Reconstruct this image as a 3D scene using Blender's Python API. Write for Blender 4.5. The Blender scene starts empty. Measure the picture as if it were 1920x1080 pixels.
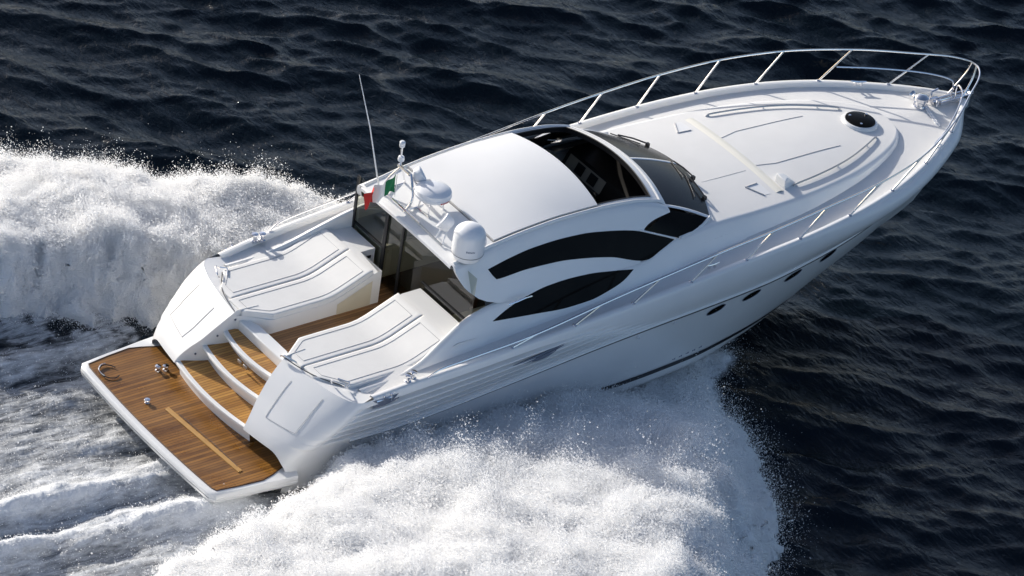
import bpy, bmesh, math
import numpy as np
from mathutils import Matrix, Vector
rad = math.radians
rng = np.random.default_rng(7)
scn = bpy.context.scene
COL = scn.collection

# ------------------------------------------------------------------ camera
cam_d = bpy.data.cameras.new('camera')
cam = bpy.data.objects.new('camera', cam_d)
COL.objects.link(cam)
R3 = [[0.80057059, -0.58504847, 0.12963418],      # right  (boat axes)
      [-0.23935097, -0.51052133, -0.82588079],    # down
      [0.54936131, 0.6301478, -0.54874028]]       # forward
CB = np.array([-35.81373659, -49.61263492, 43.85117799])
TRIM, ZW = rad(3.5), -0.42                        # running trim; waterline height at the transom
RW = np.array([[math.cos(TRIM), 0, -math.sin(TRIM)], [0, 1, 0], [math.sin(TRIM), 0, math.cos(TRIM)]])
def b2w(p):
    return (np.asarray(p, float) - np.array([0, 0, ZW])) @ RW.T
RC = np.array(R3) @ RW.T
cw = b2w(CB)
cam.matrix_world = Matrix([[RC[0][i], -RC[1][i], -RC[2][i], cw[i]] for i in range(3)] + [[0, 0, 0, 1]])
cam_d.sensor_width = 36
cam_d.lens = 36 * 8441.355 / 1920
cam_d.clip_start, cam_d.clip_end = 1, 6000
scn.camera = cam

# ------------------------------------------------------------------ light
SUN_EL, SUN_AZ = rad(20.5), rad(98)               # azimuth from the bow towards port
sd = np.array([math.cos(SUN_EL) * math.cos(SUN_AZ), math.cos(SUN_EL) * math.sin(SUN_AZ), math.sin(SUN_EL)])
world = bpy.data.worlds.new('World'); scn.world = world; world.use_nodes = True
nt = world.node_tree
sky = nt.nodes.new('ShaderNodeTexSky'); sky.sky_type = 'NISHITA'; sky.sun_disc = False
sky.sun_elevation = SUN_EL; sky.sun_rotation = math.atan2(sd[0], sd[1])
sky.air_density = 0.7; sky.dust_density = 1.7; sky.ozone_density = 1.0
bg = nt.nodes['Background']; bg.inputs['Strength'].default_value = 0.125
nt.links.new(sky.outputs[0], bg.inputs['Color'])
sl = bpy.data.lights.new('sun', 'SUN'); sl.energy = 4.1; sl.angle = rad(0.5); sl.color = (1.0, 0.945, 0.86)
so = bpy.data.objects.new('sun', sl); COL.objects.link(so)
so.rotation_euler = Vector(-sd).to_track_quat('-Z', 'Y').to_euler()
so.location = (0, 30, 30)
vs = scn.view_settings
vs.view_transform = 'Standard'; vs.look = 'None'; vs.exposure = 0.40; vs.gamma = 1; vs.use_curve_mapping = False
scn.cycles.max_bounces = 9
scn.cycles.diffuse_bounces = 6
scn.cycles.transparent_max_bounces = 16

# ------------------------------------------------------------------ materials
def mat(name, col, rough=0.4, metal=0.0, coat=0.0, var=0.0, vscale=3.0, bump=0.0, bscale=40.0, spec=0.5):
    m = bpy.data.materials.new(name); m.use_nodes = True
    n, l = m.node_tree.nodes, m.node_tree.links
    b = n['Principled BSDF']
    b.inputs['Base Color'].default_value = (*col, 1); b.inputs['Roughness'].default_value = rough
    b.inputs['Metallic'].default_value = metal; b.inputs['Coat Weight'].default_value = coat
    b.inputs['Coat Roughness'].default_value = 0.06
    b.inputs['Specular IOR Level'].default_value = spec
    tc = n.new('ShaderNodeTexCoord')
    if var:
        t = n.new('ShaderNodeTexNoise'); t.inputs['Scale'].default_value = vscale; t.inputs['Detail'].default_value = 6
        l.new(tc.outputs['Object'], t.inputs['Vector'])
        r = n.new('ShaderNodeMapRange'); r.inputs['From Min'].default_value = 0.3; r.inputs['From Max'].default_value = 0.7
        r.inputs['To Min'].default_value = 1 - var; r.inputs['To Max'].default_value = 1 + var * 0.4
        l.new(t.outputs['Fac'], r.inputs['Value'])
        x = n.new('ShaderNodeVectorMath'); x.operation = 'SCALE'; x.inputs[0].default_value = col
        l.new(r.outputs[0], x.inputs['Scale']); l.new(x.outputs[0], b.inputs['Base Color'])
    if bump:
        t = n.new('ShaderNodeTexNoise'); t.inputs['Scale'].default_value = bscale; t.inputs['Detail'].default_value = 3
        l.new(tc.outputs['Object'], t.inputs['Vector'])
        bp = n.new('ShaderNodeBump'); bp.inputs['Strength'].default_value = bump; bp.inputs['Distance'].default_value = 0.01
        l.new(t.outputs['Fac'], bp.inputs['Height']); l.new(bp.outputs[0], b.inputs['Normal'])
    return m

GEL = mat('white_gelcoat', (.82, .82, .81), .28, coat=.35, var=.03, vscale=1.3)
DECK = mat('nonskid_deck', (.76, .755, .74), .6, var=.03, vscale=2.5, bump=.25, bscale=160)
CUSH = mat('cushion_vinyl', (.77, .765, .745), .55, var=.03, vscale=5, bump=.12, bscale=30)
STRIP = mat('cream_strip', (.79, .77, .69), .5, var=.03)
CREAM = mat('cream_laminate', (.66, .61, .48), .45, var=.06)
SEAM = mat('dark_seam', (.05, .05, .055), .6)
PALE = mat('pale_groove', (.46, .46, .47), .6)
SEAMG = mat('grey_seam', (.27, .27, .28), .6)
BLACK = mat('black_rubber', (.012, .012, .014), .45)
STRIPE = mat('boot_stripe_paint', (.008, .009, .014), .3)
DGLASS = mat('tinted_glass', (.006, .0055, .0045), 0.08, spec=.07, var=.7, vscale=1.4)
WGLASS = mat('windscreen_glass', (.016, .016, .018), .22, spec=.18, var=.15, vscale=1.5)
CHROME = mat('polished_steel', (.78, .78, .8), .14, metal=1)
STEELD = mat('brushed_steel', (.42, .43, .45), .3, metal=1)
LEATH = mat('dark_leather', (.018, .016, .015), .4, var=.2, vscale=9)
DASH = mat('dash_moulding', (.38, .34, .27), .5, var=.1)
INT = mat('interior_lining', (.10, .085, .06), .6, var=.1)
DOME = mat('dome_plastic', (.80, .81, .83), .35, coat=.2)
REDM = mat('flag_red', (.55, .025, .02), .8, var=.15, vscale=8)
GRNM = mat('flag_green', (.0, .16, .055), .8, var=.15, vscale=8)
WHTM = mat('flag_white', (.8, .8, .78), .8, var=.05)
GREYM = mat('recess_grey', (.13, .15, .2), .4)
LOGO = mat('lettering', (.2, .22, .3), .5)
REDL = mat('red_lettering', (.45, .05, .06), .5)

def clear_glass():
    m = bpy.data.materials.new('smoked_glass'); m.use_nodes = True
    n, l = m.node_tree.nodes, m.node_tree.links; n.clear()
    o = n.new('ShaderNodeOutputMaterial'); mx = n.new('ShaderNodeMixShader'); lw = n.new('ShaderNodeLayerWeight'); lw.inputs['Blend'].default_value = .5
    pw = n.new('ShaderNodeMath'); pw.operation = 'POWER'; pw.inputs[1].default_value = 4; l.new(lw.outputs['Facing'], pw.inputs[0])
    fr = n.new('ShaderNodeMath'); fr.operation = 'MULTIPLY_ADD'; fr.inputs[1].default_value = .9; fr.inputs[2].default_value = .09; l.new(pw.outputs[0], fr.inputs[0])
    tr = n.new('ShaderNodeBsdfTransparent'); tr.inputs['Color'].default_value = (.62, .63, .55, 1)
    g = n.new('ShaderNodeBsdfGlossy'); g.inputs['Roughness'].default_value = .02
    l.new(fr.outputs[0], mx.inputs[0]); l.new(tr.outputs[0], mx.inputs[1]); l.new(g.outputs[0], mx.inputs[2])
    l.new(mx.outputs[0], o.inputs['Surface'])
    return m
GLASS = clear_glass()

def teak(name, light, dark, seed=0.0, wet=0.0):
    m = bpy.data.materials.new(name); m.use_nodes = True
    n, l = m.node_tree.nodes, m.node_tree.links; b = n['Principled BSDF']
    tc = n.new('ShaderNodeTexCoord')
    sep = n.new('ShaderNodeSeparateXYZ'); l.new(tc.outputs['Object'], sep.inputs[0])
    def math_(op, a, bb=None):
        k = n.new('ShaderNodeMath'); k.operation = op
        for i, v in enumerate((a, bb)):
            if v is None: continue
            if isinstance(v, (int, float)): k.inputs[i].default_value = v
            else: l.new(v, k.inputs[i])
        return k.outputs[0]
    yy = math_('MULTIPLY', sep.outputs['Y'], 1 / .062)
    pl = math_('FLOOR', yy); fr = math_('FRACT', yy)
    caulk = math_('LESS_THAN', math_('ABSOLUTE', math_('SUBTRACT', fr, .5)), .44)     # 1 on wood, 0 on caulk
    cmb = n.new('ShaderNodeCombineXYZ')
    l.new(math_('MULTIPLY', sep.outputs['X'], .9), cmb.inputs[0]); l.new(math_('MULTIPLY', sep.outputs['Y'], 9.0), cmb.inputs[1])
    cmb.inputs[2].default_value = seed
    gr = n.new('ShaderNodeTexNoise'); gr.inputs['Scale'].default_value = 2.2; gr.inputs['Detail'].default_value = 7; gr.inputs['Roughness'].default_value = .65
    l.new(cmb.outputs[0], gr.inputs['Vector'])
    wn = n.new('ShaderNodeTexWhiteNoise'); wn.noise_dimensions = '1D'; l.new(math_('ADD', pl, seed), wn.inputs['W'])
    wet_n = n.new('ShaderNodeTexNoise'); wet_n.inputs['Scale'].default_value = 1.1; wet_n.inputs['Detail'].default_value = 4
    l.new(tc.outputs['Object'], wet_n.inputs['Vector'])
    f = math_('ADD', math_('MULTIPLY', gr.outputs['Fac'], .8), math_('MULTIPLY', wn.outputs['Value'], .38))
    f = math_('SUBTRACT', f, math_('MULTIPLY', wet_n.outputs['Fac'], .25 + wet))
    cr = n.new('ShaderNodeValToRGB'); cr.color_ramp.elements[0].position = .12; cr.color_ramp.elements[1].position = .72
    cr.color_ramp.elements[0].color = (*dark, 1); cr.color_ramp.elements[1].color = (*light, 1)
    l.new(f, cr.inputs[0])
    mx = n.new('ShaderNodeMix'); mx.data_type = 'RGBA'
    mx.inputs['A'].default_value = (dark[0] * .35, dark[1] * .35, dark[2] * .4, 1)
    l.new(caulk, mx.inputs['Factor']); l.new(cr.outputs[0], mx.inputs['B']); l.new(mx.outputs['Result'], b.inputs['Base Color'])
    rr = n.new('ShaderNodeMapRange'); rr.inputs['From Min'].default_value = .4; rr.inputs['From Max'].default_value = .65
    rr.inputs['To Min'].default_value = .5; rr.inputs['To Max'].default_value = .18 + .2 * (wet == 0)
    l.new(wet_n.outputs['Fac'], rr.inputs['Value']); l.new(rr.outputs[0], b.inputs['Roughness'])
    bp = n.new('ShaderNodeBump'); bp.inputs['Strength'].default_value = .25; bp.inputs['Distance'].default_value = .004
    l.new(gr.outputs['Fac'], bp.inputs['Height']); l.new(bp.outputs[0], b.inputs['Normal'])
    return m
TEAKP = teak('wet_teak', (.36, .165, .034), (.12, .048, .010), 1.0, .06)
TEAKS = teak('step_teak', (.58, .31, .08), (.24, .105, .026), 5.0)
TEAKC = teak('cockpit_teak', (.40, .20, .075), (.17, .075, .022), 9.0)
TEAKL = mat('light_teak', (.52, .29, .09), .45, var=.12, vscale=6)

# ------------------------------------------------------------------ helpers
def link(name, me, parent=None, m=None):
    o = bpy.data.objects.new(name, me); COL.objects.link(o)
    if parent is not None: o.parent = parent
    if m is not None: me.materials.append(m)
    return o
def mesh(name, V, F, m, parent=None, smooth=35, fix=True):
    me = bpy.data.meshes.new(name)
    me.from_pydata([tuple(map(float, v)) for v in V], [], [tuple(f) for f in F])
    bm = bmesh.new(); bm.from_mesh(me)
    bmesh.ops.remove_doubles(bm, verts=bm.verts, dist=1e-5)
    if fix: bmesh.ops.recalc_face_normals(bm, faces=bm.faces)
    bm.to_mesh(me); bm.free()
    if smooth:
        me.polygons.foreach_set('use_smooth', [True] * len(me.polygons))
        me.set_sharp_from_angle(angle=rad(smooth))
    return link(name, me, parent, m)
class MB:
    def __init__(s): s.V, s.F = [], []
    def add(s, V, F):
        o = len(s.V); s.V += [tuple(v) for v in V]; s.F += [tuple(i + o for i in f) for f in F]; return s
    def grid(s, P, cu=False, cv=False):
        P = np.asarray(P, float); n, k = P.shape[:2]
        F = []
        for i in range(n - (0 if cu else 1)):
            for j in range(k - (0 if cv else 1)):
                a, b2 = i % n, (i + 1) % n; c, d = j % k, (j + 1) % k
                F.append((a * k + c, b2 * k + c, b2 * k + d, a * k + d))
        return s.add(P.reshape(-1, 3), F)
    def both(s, P, **kw):
        P = np.asarray(P, float); s.grid(P, **kw); s.grid(P * [1, -1, 1], **kw); return s
    def box(s, x0, x1, y0, y1, z0, z1):
        V = [(x, y, z) for x in (x0, x1) for y in (y0, y1) for z in (z0, z1)]
        return s.add(V, [(0, 1, 3, 2), (4, 6, 7, 5), (0, 4, 5, 1), (2, 3, 7, 6), (0, 2, 6, 4), (1, 5, 7, 3)])
    def prism(s, pts, z0, z1):
        """pts in xy; z0/z1 numbers or functions of (x,y)"""
        n = len(pts)
        fz = lambda z, p: z(*p) if callable(z) else z
        V = [(p[0], p[1], fz(z0, p)) for p in pts] + [(p[0], p[1], fz(z1, p)) for p in pts]
        F = [tuple(range(n))[::-1], tuple(range(n, 2 * n))] + [(i, (i + 1) % n, n + (i + 1) % n, n + i) for i in range(n)]
        return s.add(V, F)
    def tube(s, pts, r, n=8, closed=False):
        P = np.asarray(pts, float); k = len(P)
        rr = np.broadcast_to(np.asarray(r, float), (k,))
        T = np.gradient(P, axis=0)
        if closed: T = np.roll(P, -1, 0) - np.roll(P, 1, 0)
        T /= np.linalg.norm(T, axis=1)[:, None] + 1e-12
        u = np.cross(T[0], [0, 0, 1]) if abs(T[0][2]) < .9 else np.cross(T[0], [1, 0, 0])
        u /= np.linalg.norm(u); V = []
        for i in range(k):
            u = u - T[i] * (u @ T[i]); u /= np.linalg.norm(u); w = np.cross(T[i], u)
            for j in range(n):
                a = 2 * math.pi * j / n; V.append(P[i] + rr[i] * (math.cos(a) * u + math.sin(a) * w))
        F = [(i * n + j, i * n + (j + 1) % n, ((i + 1) % k) * n + (j + 1) % n, ((i + 1) % k) * n + j)
             for i in range(k if closed else k - 1) for j in range(n)]
        if not closed: F += [tuple(range(n))[::-1], tuple(range((k - 1) * n, k * n))]
        return s.add(V, F)
    def lathe(s, prof, c, axis=(0, 0, 1), n=24):
        ax = Vector(axis).normalized(); q = Vector((0, 0, 1)).rotation_difference(ax)
        P = [[Vector(c) + q @ Vector((r * math.cos(2 * math.pi * j / n), r * math.sin(2 * math.pi * j / n), z)) for j in range(n)] for r, z in prof]
        P = np.array([[tuple(v) for v in row] for row in P])
        return s.grid(P, cv=True)
    def build(s, name, m, parent=None, smooth=35, bevel=0, fix=True):
        o = mesh(name, s.V, s.F, m, parent, smooth, fix)
        if bevel:
            b = o.modifiers.new('bevel', 'BEVEL'); b.width = bevel; b.segments = 3; b.limit_method = 'ANGLE'; b.angle_limit = rad(30)
            o.data.polygons.foreach_set('use_smooth', [True] * len(o.data.polygons))
        return o
def cv(xs, ys):
    """monotone cubic interpolation"""
    xs = np.array(xs, float); ys = np.array(ys, float); h = np.diff(xs); d = np.diff(ys) / h; m = np.zeros(len(xs))
    m[0], m[-1] = d[0], d[-1]
    for i in range(1, len(xs) - 1):
        if d[i - 1] * d[i] > 0:
            w1, w2 = 2 * h[i] + h[i - 1], h[i] + 2 * h[i - 1]; m[i] = (w1 + w2) / (w1 / d[i - 1] + w2 / d[i])
    def f(x):
        x = np.clip(np.asarray(x, float), xs[0], xs[-1]); i = np.clip(np.searchsorted(xs, x) - 1, 0, len(h) - 1)
        t = (x - xs[i]) / h[i]
        return ((1 + 2 * t) * (1 - t) ** 2 * ys[i] + t * (1 - t) ** 2 * h[i] * m[i] + t * t * (3 - 2 * t) * ys[i + 1] + t * t * (t - 1) * h[i] * m[i + 1])
    return f
def spline(pts, n=40):
    P = np.array(pts, float); t = np.r_[0, np.cumsum(np.linalg.norm(np.diff(P, axis=0), axis=1))]
    Q = np.vstack([2 * P[0] - P[1], P, 2 * P[-1] - P[-2]]); out = []
    for u in np.linspace(0, t[-1], n):
        i = min(np.searchsorted(t, u, 'right') - 1, len(P) - 2); s = (u - t[i]) / (t[i + 1] - t[i])
        a, b, c, d = Q[i:i + 4]
        out.append(.5 * (2 * b + (c - a) * s + (2 * a - 5 * b + 4 * c - d) * s * s + (3 * b - a - 3 * c + d) * s ** 3))
    return np.array(out)
def sstep(a, b, x):
    t = np.clip((x - a) / (b - a), 0, 1); return t * t * (3 - 2 * t)
def pair(P, name, m, parent=None, **kw):
    for s in (1, -1): MB().grid(np.asarray(P, float) * [1, s, 1]).build(name, m, parent, **kw)
mir = lambda P: np.asarray(P, float) * [1, -1, 1]

# ------------------------------------------------------------------ the yacht
yacht = bpy.data.objects.new('motor_yacht', None); COL.objects.link(yacht)
yacht.rotation_euler = (0, -TRIM, 0); yacht.location = b2w((0, 0, 0))
yacht['label'] = 'white open motor yacht with teak stern platform planing across the dark sea'
yacht['category'] = 'yacht'

# --- lines of the hull (half breadth, height) as functions of x
XE = 17.72
sh_y = cv([1, 2, 2.75, 3.5, 5, 7, 9, 10.5, 11.8, 13, 14.3, 15.4, 16.2, 16.8, 17.2, 17.5, 17.66, XE],
          [2.2, 2.32, 2.38, 2.43, 2.5, 2.54, 2.54, 2.5, 2.44, 2.31, 2.03, 1.62, 1.2, .83, .54, .28, .12, 0])
sh_z = cv([1, 2, 2.75, 3.5, 5, 8, 10.5, 12, 14.3, 15.5, 17.75], [1.12, 1.18, 1.24, 1.33, 1.44, 1.65, 1.81, 1.88, 1.97, 1.99, 1.97])
kn_y = cv([1, 2.2, 3.5, 6, 9, 11, 12.5, 13.8, 15, 16, 16.8, 17.3, 17.66], [2.15, 2.3, 2.42, 2.5, 2.49, 2.4, 2.22, 1.95, 1.56, 1.09, .62, .29, 0])
kn_z = cv([1, 3.3, 5.7, 8, 9.4, 11, 12.3, 13.5, 15, 17.6], [.4, .55, .82, 1.03, 1.11, 1.15, 1.22, 1.3, 1.42, 1.58])
ch_y = cv([0, 4, 8, 10, 11.5, 12.7, 14, 15.3, 16.3, 16.95], [1.98, 2.08, 2.06, 1.92, 1.63, 1.3, .82, .42, .15, 0])
ch_z = cv([0, 6, 10, 11.5, 12.7, 14, 15.3, 16.3, 16.95], [-.46, -.56, -.62, -.57, -.48, -.42, -.28, -.18, -.12])
ke_z = cv([0, 8, 12, 14, 15.2, 16, 16.6, 16.95], [-1.0, -1.1, -1.08, -.95, -.78, -.57, -.32, -.12])
xi_z = cv([-.5, 0, .32, .6, .78, .95, 1.1, 1.27], [1.0, 1.05, 1.15, 1.36, 1.54, 1.70, 1.87, 2.1])     # inner edge of the transom wings
yc_x = cv([.9, 1.15, 1.54, 1.86, 2.11, 2.6], [1.1, 1.06, .88, .78, .74, .70])
yi_z = lambda z: yc_x(xi_z(z))
def flute(x, w):
    """inward depth of the moulded grooves; w = 0 at sheer, 1 at knuckle"""
    ph = (w - .20) / .72 * 4.5
    f = 2 * (ph % 1) - 1
    ridge = np.where((ph > -.5) & (ph < 4.6), sstep(.22, .52, np.abs(f)) + .25 * np.abs(f) ** 2, 0.0)
    env = sstep(2.42 - .15 * ph, 2.85 - .13 * ph, x) * (1 - sstep(5.2 + .35 * ph, 7.6 + .3 * ph, x))
    return .12 * ridge * env
nu = 120
uu = 1 - (1 - np.linspace(0, 1, nu)) ** 1.35
def hull_point(u, v):
    """v: 0 sheer .. 1 knuckle .. 2 chine .. 3 keel"""
    if v <= 1:
        w = v
        z0 = sh_z(2.75) * (1 - w) + .5 * w; x0 = xi_z(z0) + .52; xe = XE + (17.66 - XE) * w + .10 * math.sin(math.pi * w)
        x = x0 + (xe - x0) * u
        y = sh_y(x) * (1 - w) + kn_y(x) * w if u < 1 else 0
        z = sh_z(x) * (1 - w) + kn_z(x) * w
        y += (.06 + .17 * sstep(11, 15.5, x)) * math.sin(math.pi * w ** .85) * sstep(0, .07, 1 - u) - flute(x, w)
        if w < .04: y -= .0
        return (x, y, z)
    if v <= 2:
        w = v - 1
        x0 = 1.55 * (1 - w) + 1.35 * w; x0 = xi_z(.5 * (1 - w) - .46 * w) + .52; xe = 17.66 + (16.95 - 17.66) * (w ** 1.7)
        x = x0 + (xe - x0) * u
        fl = w ** (1 + .45 * sstep(9, 15, x))
        y = (kn_y(x) - .03) * (1 - fl) + ch_y(min(x, 16.95)) * fl
        if x > 16.95: y = (kn_y(x) - .03) * (1 - w) * (1 - w * .5)
        y = max(y, 0) if u < 1 else 0
        z = kn_z(min(x, 17.66)) * (1 - w) + (ch_z(min(x, 16.95))) * w - .035 * (w < .02) * 0
        return (x, y, z)
    w = v - 2
    x0 = xi_z(-.46) + .52; x = x0 + (16.95 - x0) * u
    return (x, ch_y(x) * (1 - w) if u < 1 else 0, ch_z(x) * (1 - w) + ke_z(x) * w)
rows = list(np.linspace(0, 1, 121)) + list(1 + np.linspace(.015, 1, 22)) + list(2 + np.linspace(.1, 1, 8))
H = np.array([[hull_point(u, v) for u in uu] for v in rows])
# transom wings: round each row of the hull into the stern
_o = np.argsort(H[:, 0, 2])
def hull0(z): return np.array([np.interp(z, H[_o, 0, 2], H[_o, 0, k]) for k in (0, 1)] + [z])
zedge = cv([0, .3, .55, .7, .8, 1], [.29, .27, .12, -.02, -.46, -1.2])      # lower lip of the wing, inner to outer
def wing_at(z, t):
    z = max(z, float(zedge(t))); zz = min(z, 1.27)
    p0 = np.array([float(xi_z(zz)), float(yi_z(zz)), z + .02 * float(sstep(.9, 1.27, z))]); p4 = hull0(z)
    p1 = p0 + [.13, .95, 0]; p2 = p4 - [.30, .03, 0]
    return (1 - t) ** 3 * p0 + 3 * t * (1 - t) ** 2 * p1 + 3 * t * t * (1 - t) * p2 + t ** 3 * p4
WG = np.array([[wing_at(r[0][2], t) for t in np.linspace(0, 1, 22)[:-1]] for r in H])
HH = np.concatenate([WG, H], axis=1)
hb = MB().both(HH)
hb.build('hull', GEL, yacht, smooth=75)
# rubbing line along the knuckle, boot stripe, sheer cap
kx = np.linspace(2.4, 17.3, 110)
for s in (1, -1):
    MB().tube(np.c_[kx, s * (kn_y(kx) + .012), kn_z(kx) + .004], .022 * np.ones(110), 8).build('rubbing_strake', GEL, yacht)
    MB().tube(np.c_[kx, s * (kn_y(kx) + .004), kn_z(kx) - .036], .003 + .015 * sstep(3, 9, kx), 6).build('strake_shadow_line', SEAM, yacht)  # dark tube painting in the shadow gap below the strake
us = np.linspace(.12, .84, 90)
def offs(P, d):
    P = np.array(P); return P + np.array([0, d, -.3 * d])
def stripe_v(u, q):
    x = 1.9 + 15.3 * u; dn = float(np.interp(x, [4, 8, 11, 12, 13, 14, 15], [.13, .13, .12, .09, .05, .02, .008])); w = float(np.interp(x, [4, 10, 12, 14, 15], [.062, .066, .06, .04, .015]))
    return 2 - dn - w * (1 - q)
pair(np.array([[offs(hull_point(u, stripe_v(u, q)), .008) for u in us] for q in np.linspace(0, 1, 6)]), 'boot_stripe', STRIPE, yacht)
sx = np.r_[np.linspace(2.75, 16.5, 90), np.linspace(16.6, XE, 24)]
cap = []
for x in sx:
    y, z = float(sh_y(x)), float(sh_z(x))
    w = min(.12, y); cap.append([(x, y + .0, z), (x, y - .01, z + .025), (x, y - w * .5, z + .035), (x - .02 * (y < .6), y - w * .9, z + .025), (x - .03 * (y < .6), max(y - w, 0), z - .02), (x - .03 * (y < .6), max(y - w, 0), z - .11)])
cap = np.array(cap).transpose(1, 0, 2)
MB().both(cap).build('bulwark_cap', GEL, yacht, smooth=60)

# --- deck
yb = cv([2.7, 3.5, 5, 8, 9.5, 10.5, 11.2, 12.4, 13.7, 14.5, 15.2, 15.55, 15.75, 15.82], [2.12, 2.08, 2.08, 2.05, 1.98, 1.88, 1.84, 1.74, 1.5, 1.25, .92, .66, .38, 0])
zbs = lambda x: sh_z(x) - .07
dk = []
for x in sx:
    y1 = max(float(sh_y(x)) - .115, 0); y0 = 0 if x > 15.3 else max(float(yb(x)) - .25, 0)
    y0 = min(y0, y1)
    dk.append([(x - .02 * (x > 16.8), y1 + (y0 - y1) * t, float(zbs(x)) + .05 * t * (1 if x > 11 else .4)) for t in np.linspace(0, 1, 8)])
MB().both(np.array(dk)).build('deck', DECK, yacht)

# --- lower side of the superstructure, aft coaming and coachroof
zlow = cv([2.7, 3.3, 3.9, 4.43, 5.05, 5.5, 5.75, 7, 8.6, 8.82, 9.1, 9.4, 10.47, 11.4, 12.4, 13.7, 15.0, 15.82],
          [1.23, 1.24, 1.36, 1.6, 1.86, 1.95, 1.97, 1.97, 1.97, 1.99, 2.08, 2.15, 2.165, 2.14, 2.12, 2.09, 2.05, 2.0])
def side_y(x, z):
    return float(yb(x)) - .5 * (z - float(zbs(x)))
cx = np.r_[np.linspace(2.7, 15.2, 126), 15.82 - .62 * (1 - np.linspace(0, 1, 22)[1:]) ** 2]
def zcoach(x, y):
    """top of the coachroof"""
    ye = max(float(yb(x)) - .2, .02)
    return float(zlow(x)) + .03 + .13 * sstep(0, 1.0, 1 - abs(y) / max(ye, .3) * .999) * sstep(15.8, 13, x)
lo = []
for x in cx:
    zb_, zt = float(zbs(x)), float(zlow(x)); Y = float(yb(x)); k = .5 if Y > .6 else .5 * Y / .6
    r = []
    for t in np.linspace(0, 1, 9):
        z = zb_ + (zt - .05 - zb_) * t; r.append((x, Y - k * (z - zb_), z))
    y1 = r[-1][1]
    q = min(.09, y1)
    r += [(x, y1 - q * .25, zt - .012), (x, y1 - q * .6, zt + .005), (x, y1 - q, zt + .01)]
    lo.append(r)
lo = np.array(lo)
MB().both(lo.transpose(1, 0, 2)).build('coaming', GEL, yacht, smooth=50)
# coachroof top
ct = []
ix = [i for i, x in enumerate(cx) if x >= 10.1]
for i in ix:
    x = cx[i]; e = lo[i, -1]
    ct.append([(x, e[1] * (1 - t), e[2] + .085 * (1 - (1 - t) ** 2) * sstep(15.85, 13.5, x)) for t in np.linspace(0, 1, 14)])
MB().both(np.array(ct)).build('coachroof', DECK, yacht, smooth=50)
def ztop(x, y):
    i = min(max(np.searchsorted(cx, x), 0), len(cx) - 1); e = lo[i, -1]; t = 1 - min(abs(y) / max(e[1], .05), 1)
    return e[2] + .085 * (1 - (1 - t) ** 2) * float(sstep(15.85, 13.5, x))
# cockpit inner side of the coaming
ic = []
for i, x in enumerate(cx):
    if x > 5.2: break
    e = lo[i, -1]; ic.append([tuple(e), (x, e[1] - .03, e[2] - .02), (x, e[1] - .05, 1.1), (x, e[1] - .05, .85)])
pair(np.array(ic), 'coaming_lining', GEL, yacht, smooth=40)

# --- hardtop
zs_top = cv([4.88, 5.75, 6.5, 7.2, 7.9, 8.6, 9.2, 9.42], [2.63, 2.80, 2.89, 2.93, 2.92, 2.86, 2.72, 2.62])     # shoulder height
zleg = cv([4.88, 4.95, 5.05, 5.15, 5.3, 5.52, 5.75, 7, 8.62, 8.74, 8.86, 9.1, 9.42], [2.6, 2.42, 2.29, 2.2, 2.09, 2.01, 1.965, 1.965, 1.965, 2.36, 2.50, 2.57, 2.60])
hx = np.r_[4.88, 4.93, 5.0, 5.07, 5.15, 5.25, 5.4, np.linspace(5.55, 9.42, 60)]
def camb(x): return .03 + .10 * sstep(5.6, 7.6, x)
def roof_z(x, y):
    ys = side_y(x, float(zs_top(x))) - .12
    return float(zs_top(x)) + .045 + camb(x) * (1 - min(abs(y) / ys, 1) ** 2)
def bow_(x, y):   # the leading edge is swept forward on the centreline
    return x + .22 * sstep(6.5, 9.2, x) * (1 - (y / 1.4) ** 2 if abs(y) < 1.4 else 0)
hs = []
for x in hx:
    z0, z1 = float(zleg(x)), float(zs_top(x)); r = []
    fl = .06 * sstep(5.6, 4.88, x)
    for t in np.linspace(0, 1, 12):
        z = z0 + (z1 - z0) * t; r.append((x, side_y(max(x, 5.0), z), z))
    yy_, zz_ = r[-1][1], z1
    r += [(x, yy_ - .03, zz_ + .025), (x, yy_ - .07, zz_ + .04), (x, yy_ - .12, zz_ + .045)]
    hs.append(r)
hs = np.array(hs)
hb = MB().both(hs.transpose(1, 0, 2))
YO = 1.22                                            # half width of the sliding panel / opening
RX0, RX1 = 7.88, 9.12
top = []
for i, x in enumerate(hx):
    e = hs[i, -1]; top.append([(bow_(x, y), y, roof_z(x, y)) for y in np.linspace(e[1], YO, 5)])
hb.both(np.array(top))
def strip(x0, x1, n, dz=0.0, yw=YO):
    return np.array([[(bow_(x, y), y, roof_z(x, y) + dz) for y in np.linspace(-yw, yw, 33)] for x in np.linspace(x0, x1, n)])
hb.grid(strip(4.88, RX0 - .02, 40))
hb.grid(strip(RX1, 9.42, 6))
hb.build('hardtop', GEL, yacht, smooth=50)
hardtop = bpy.data.objects['hardtop']
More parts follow.
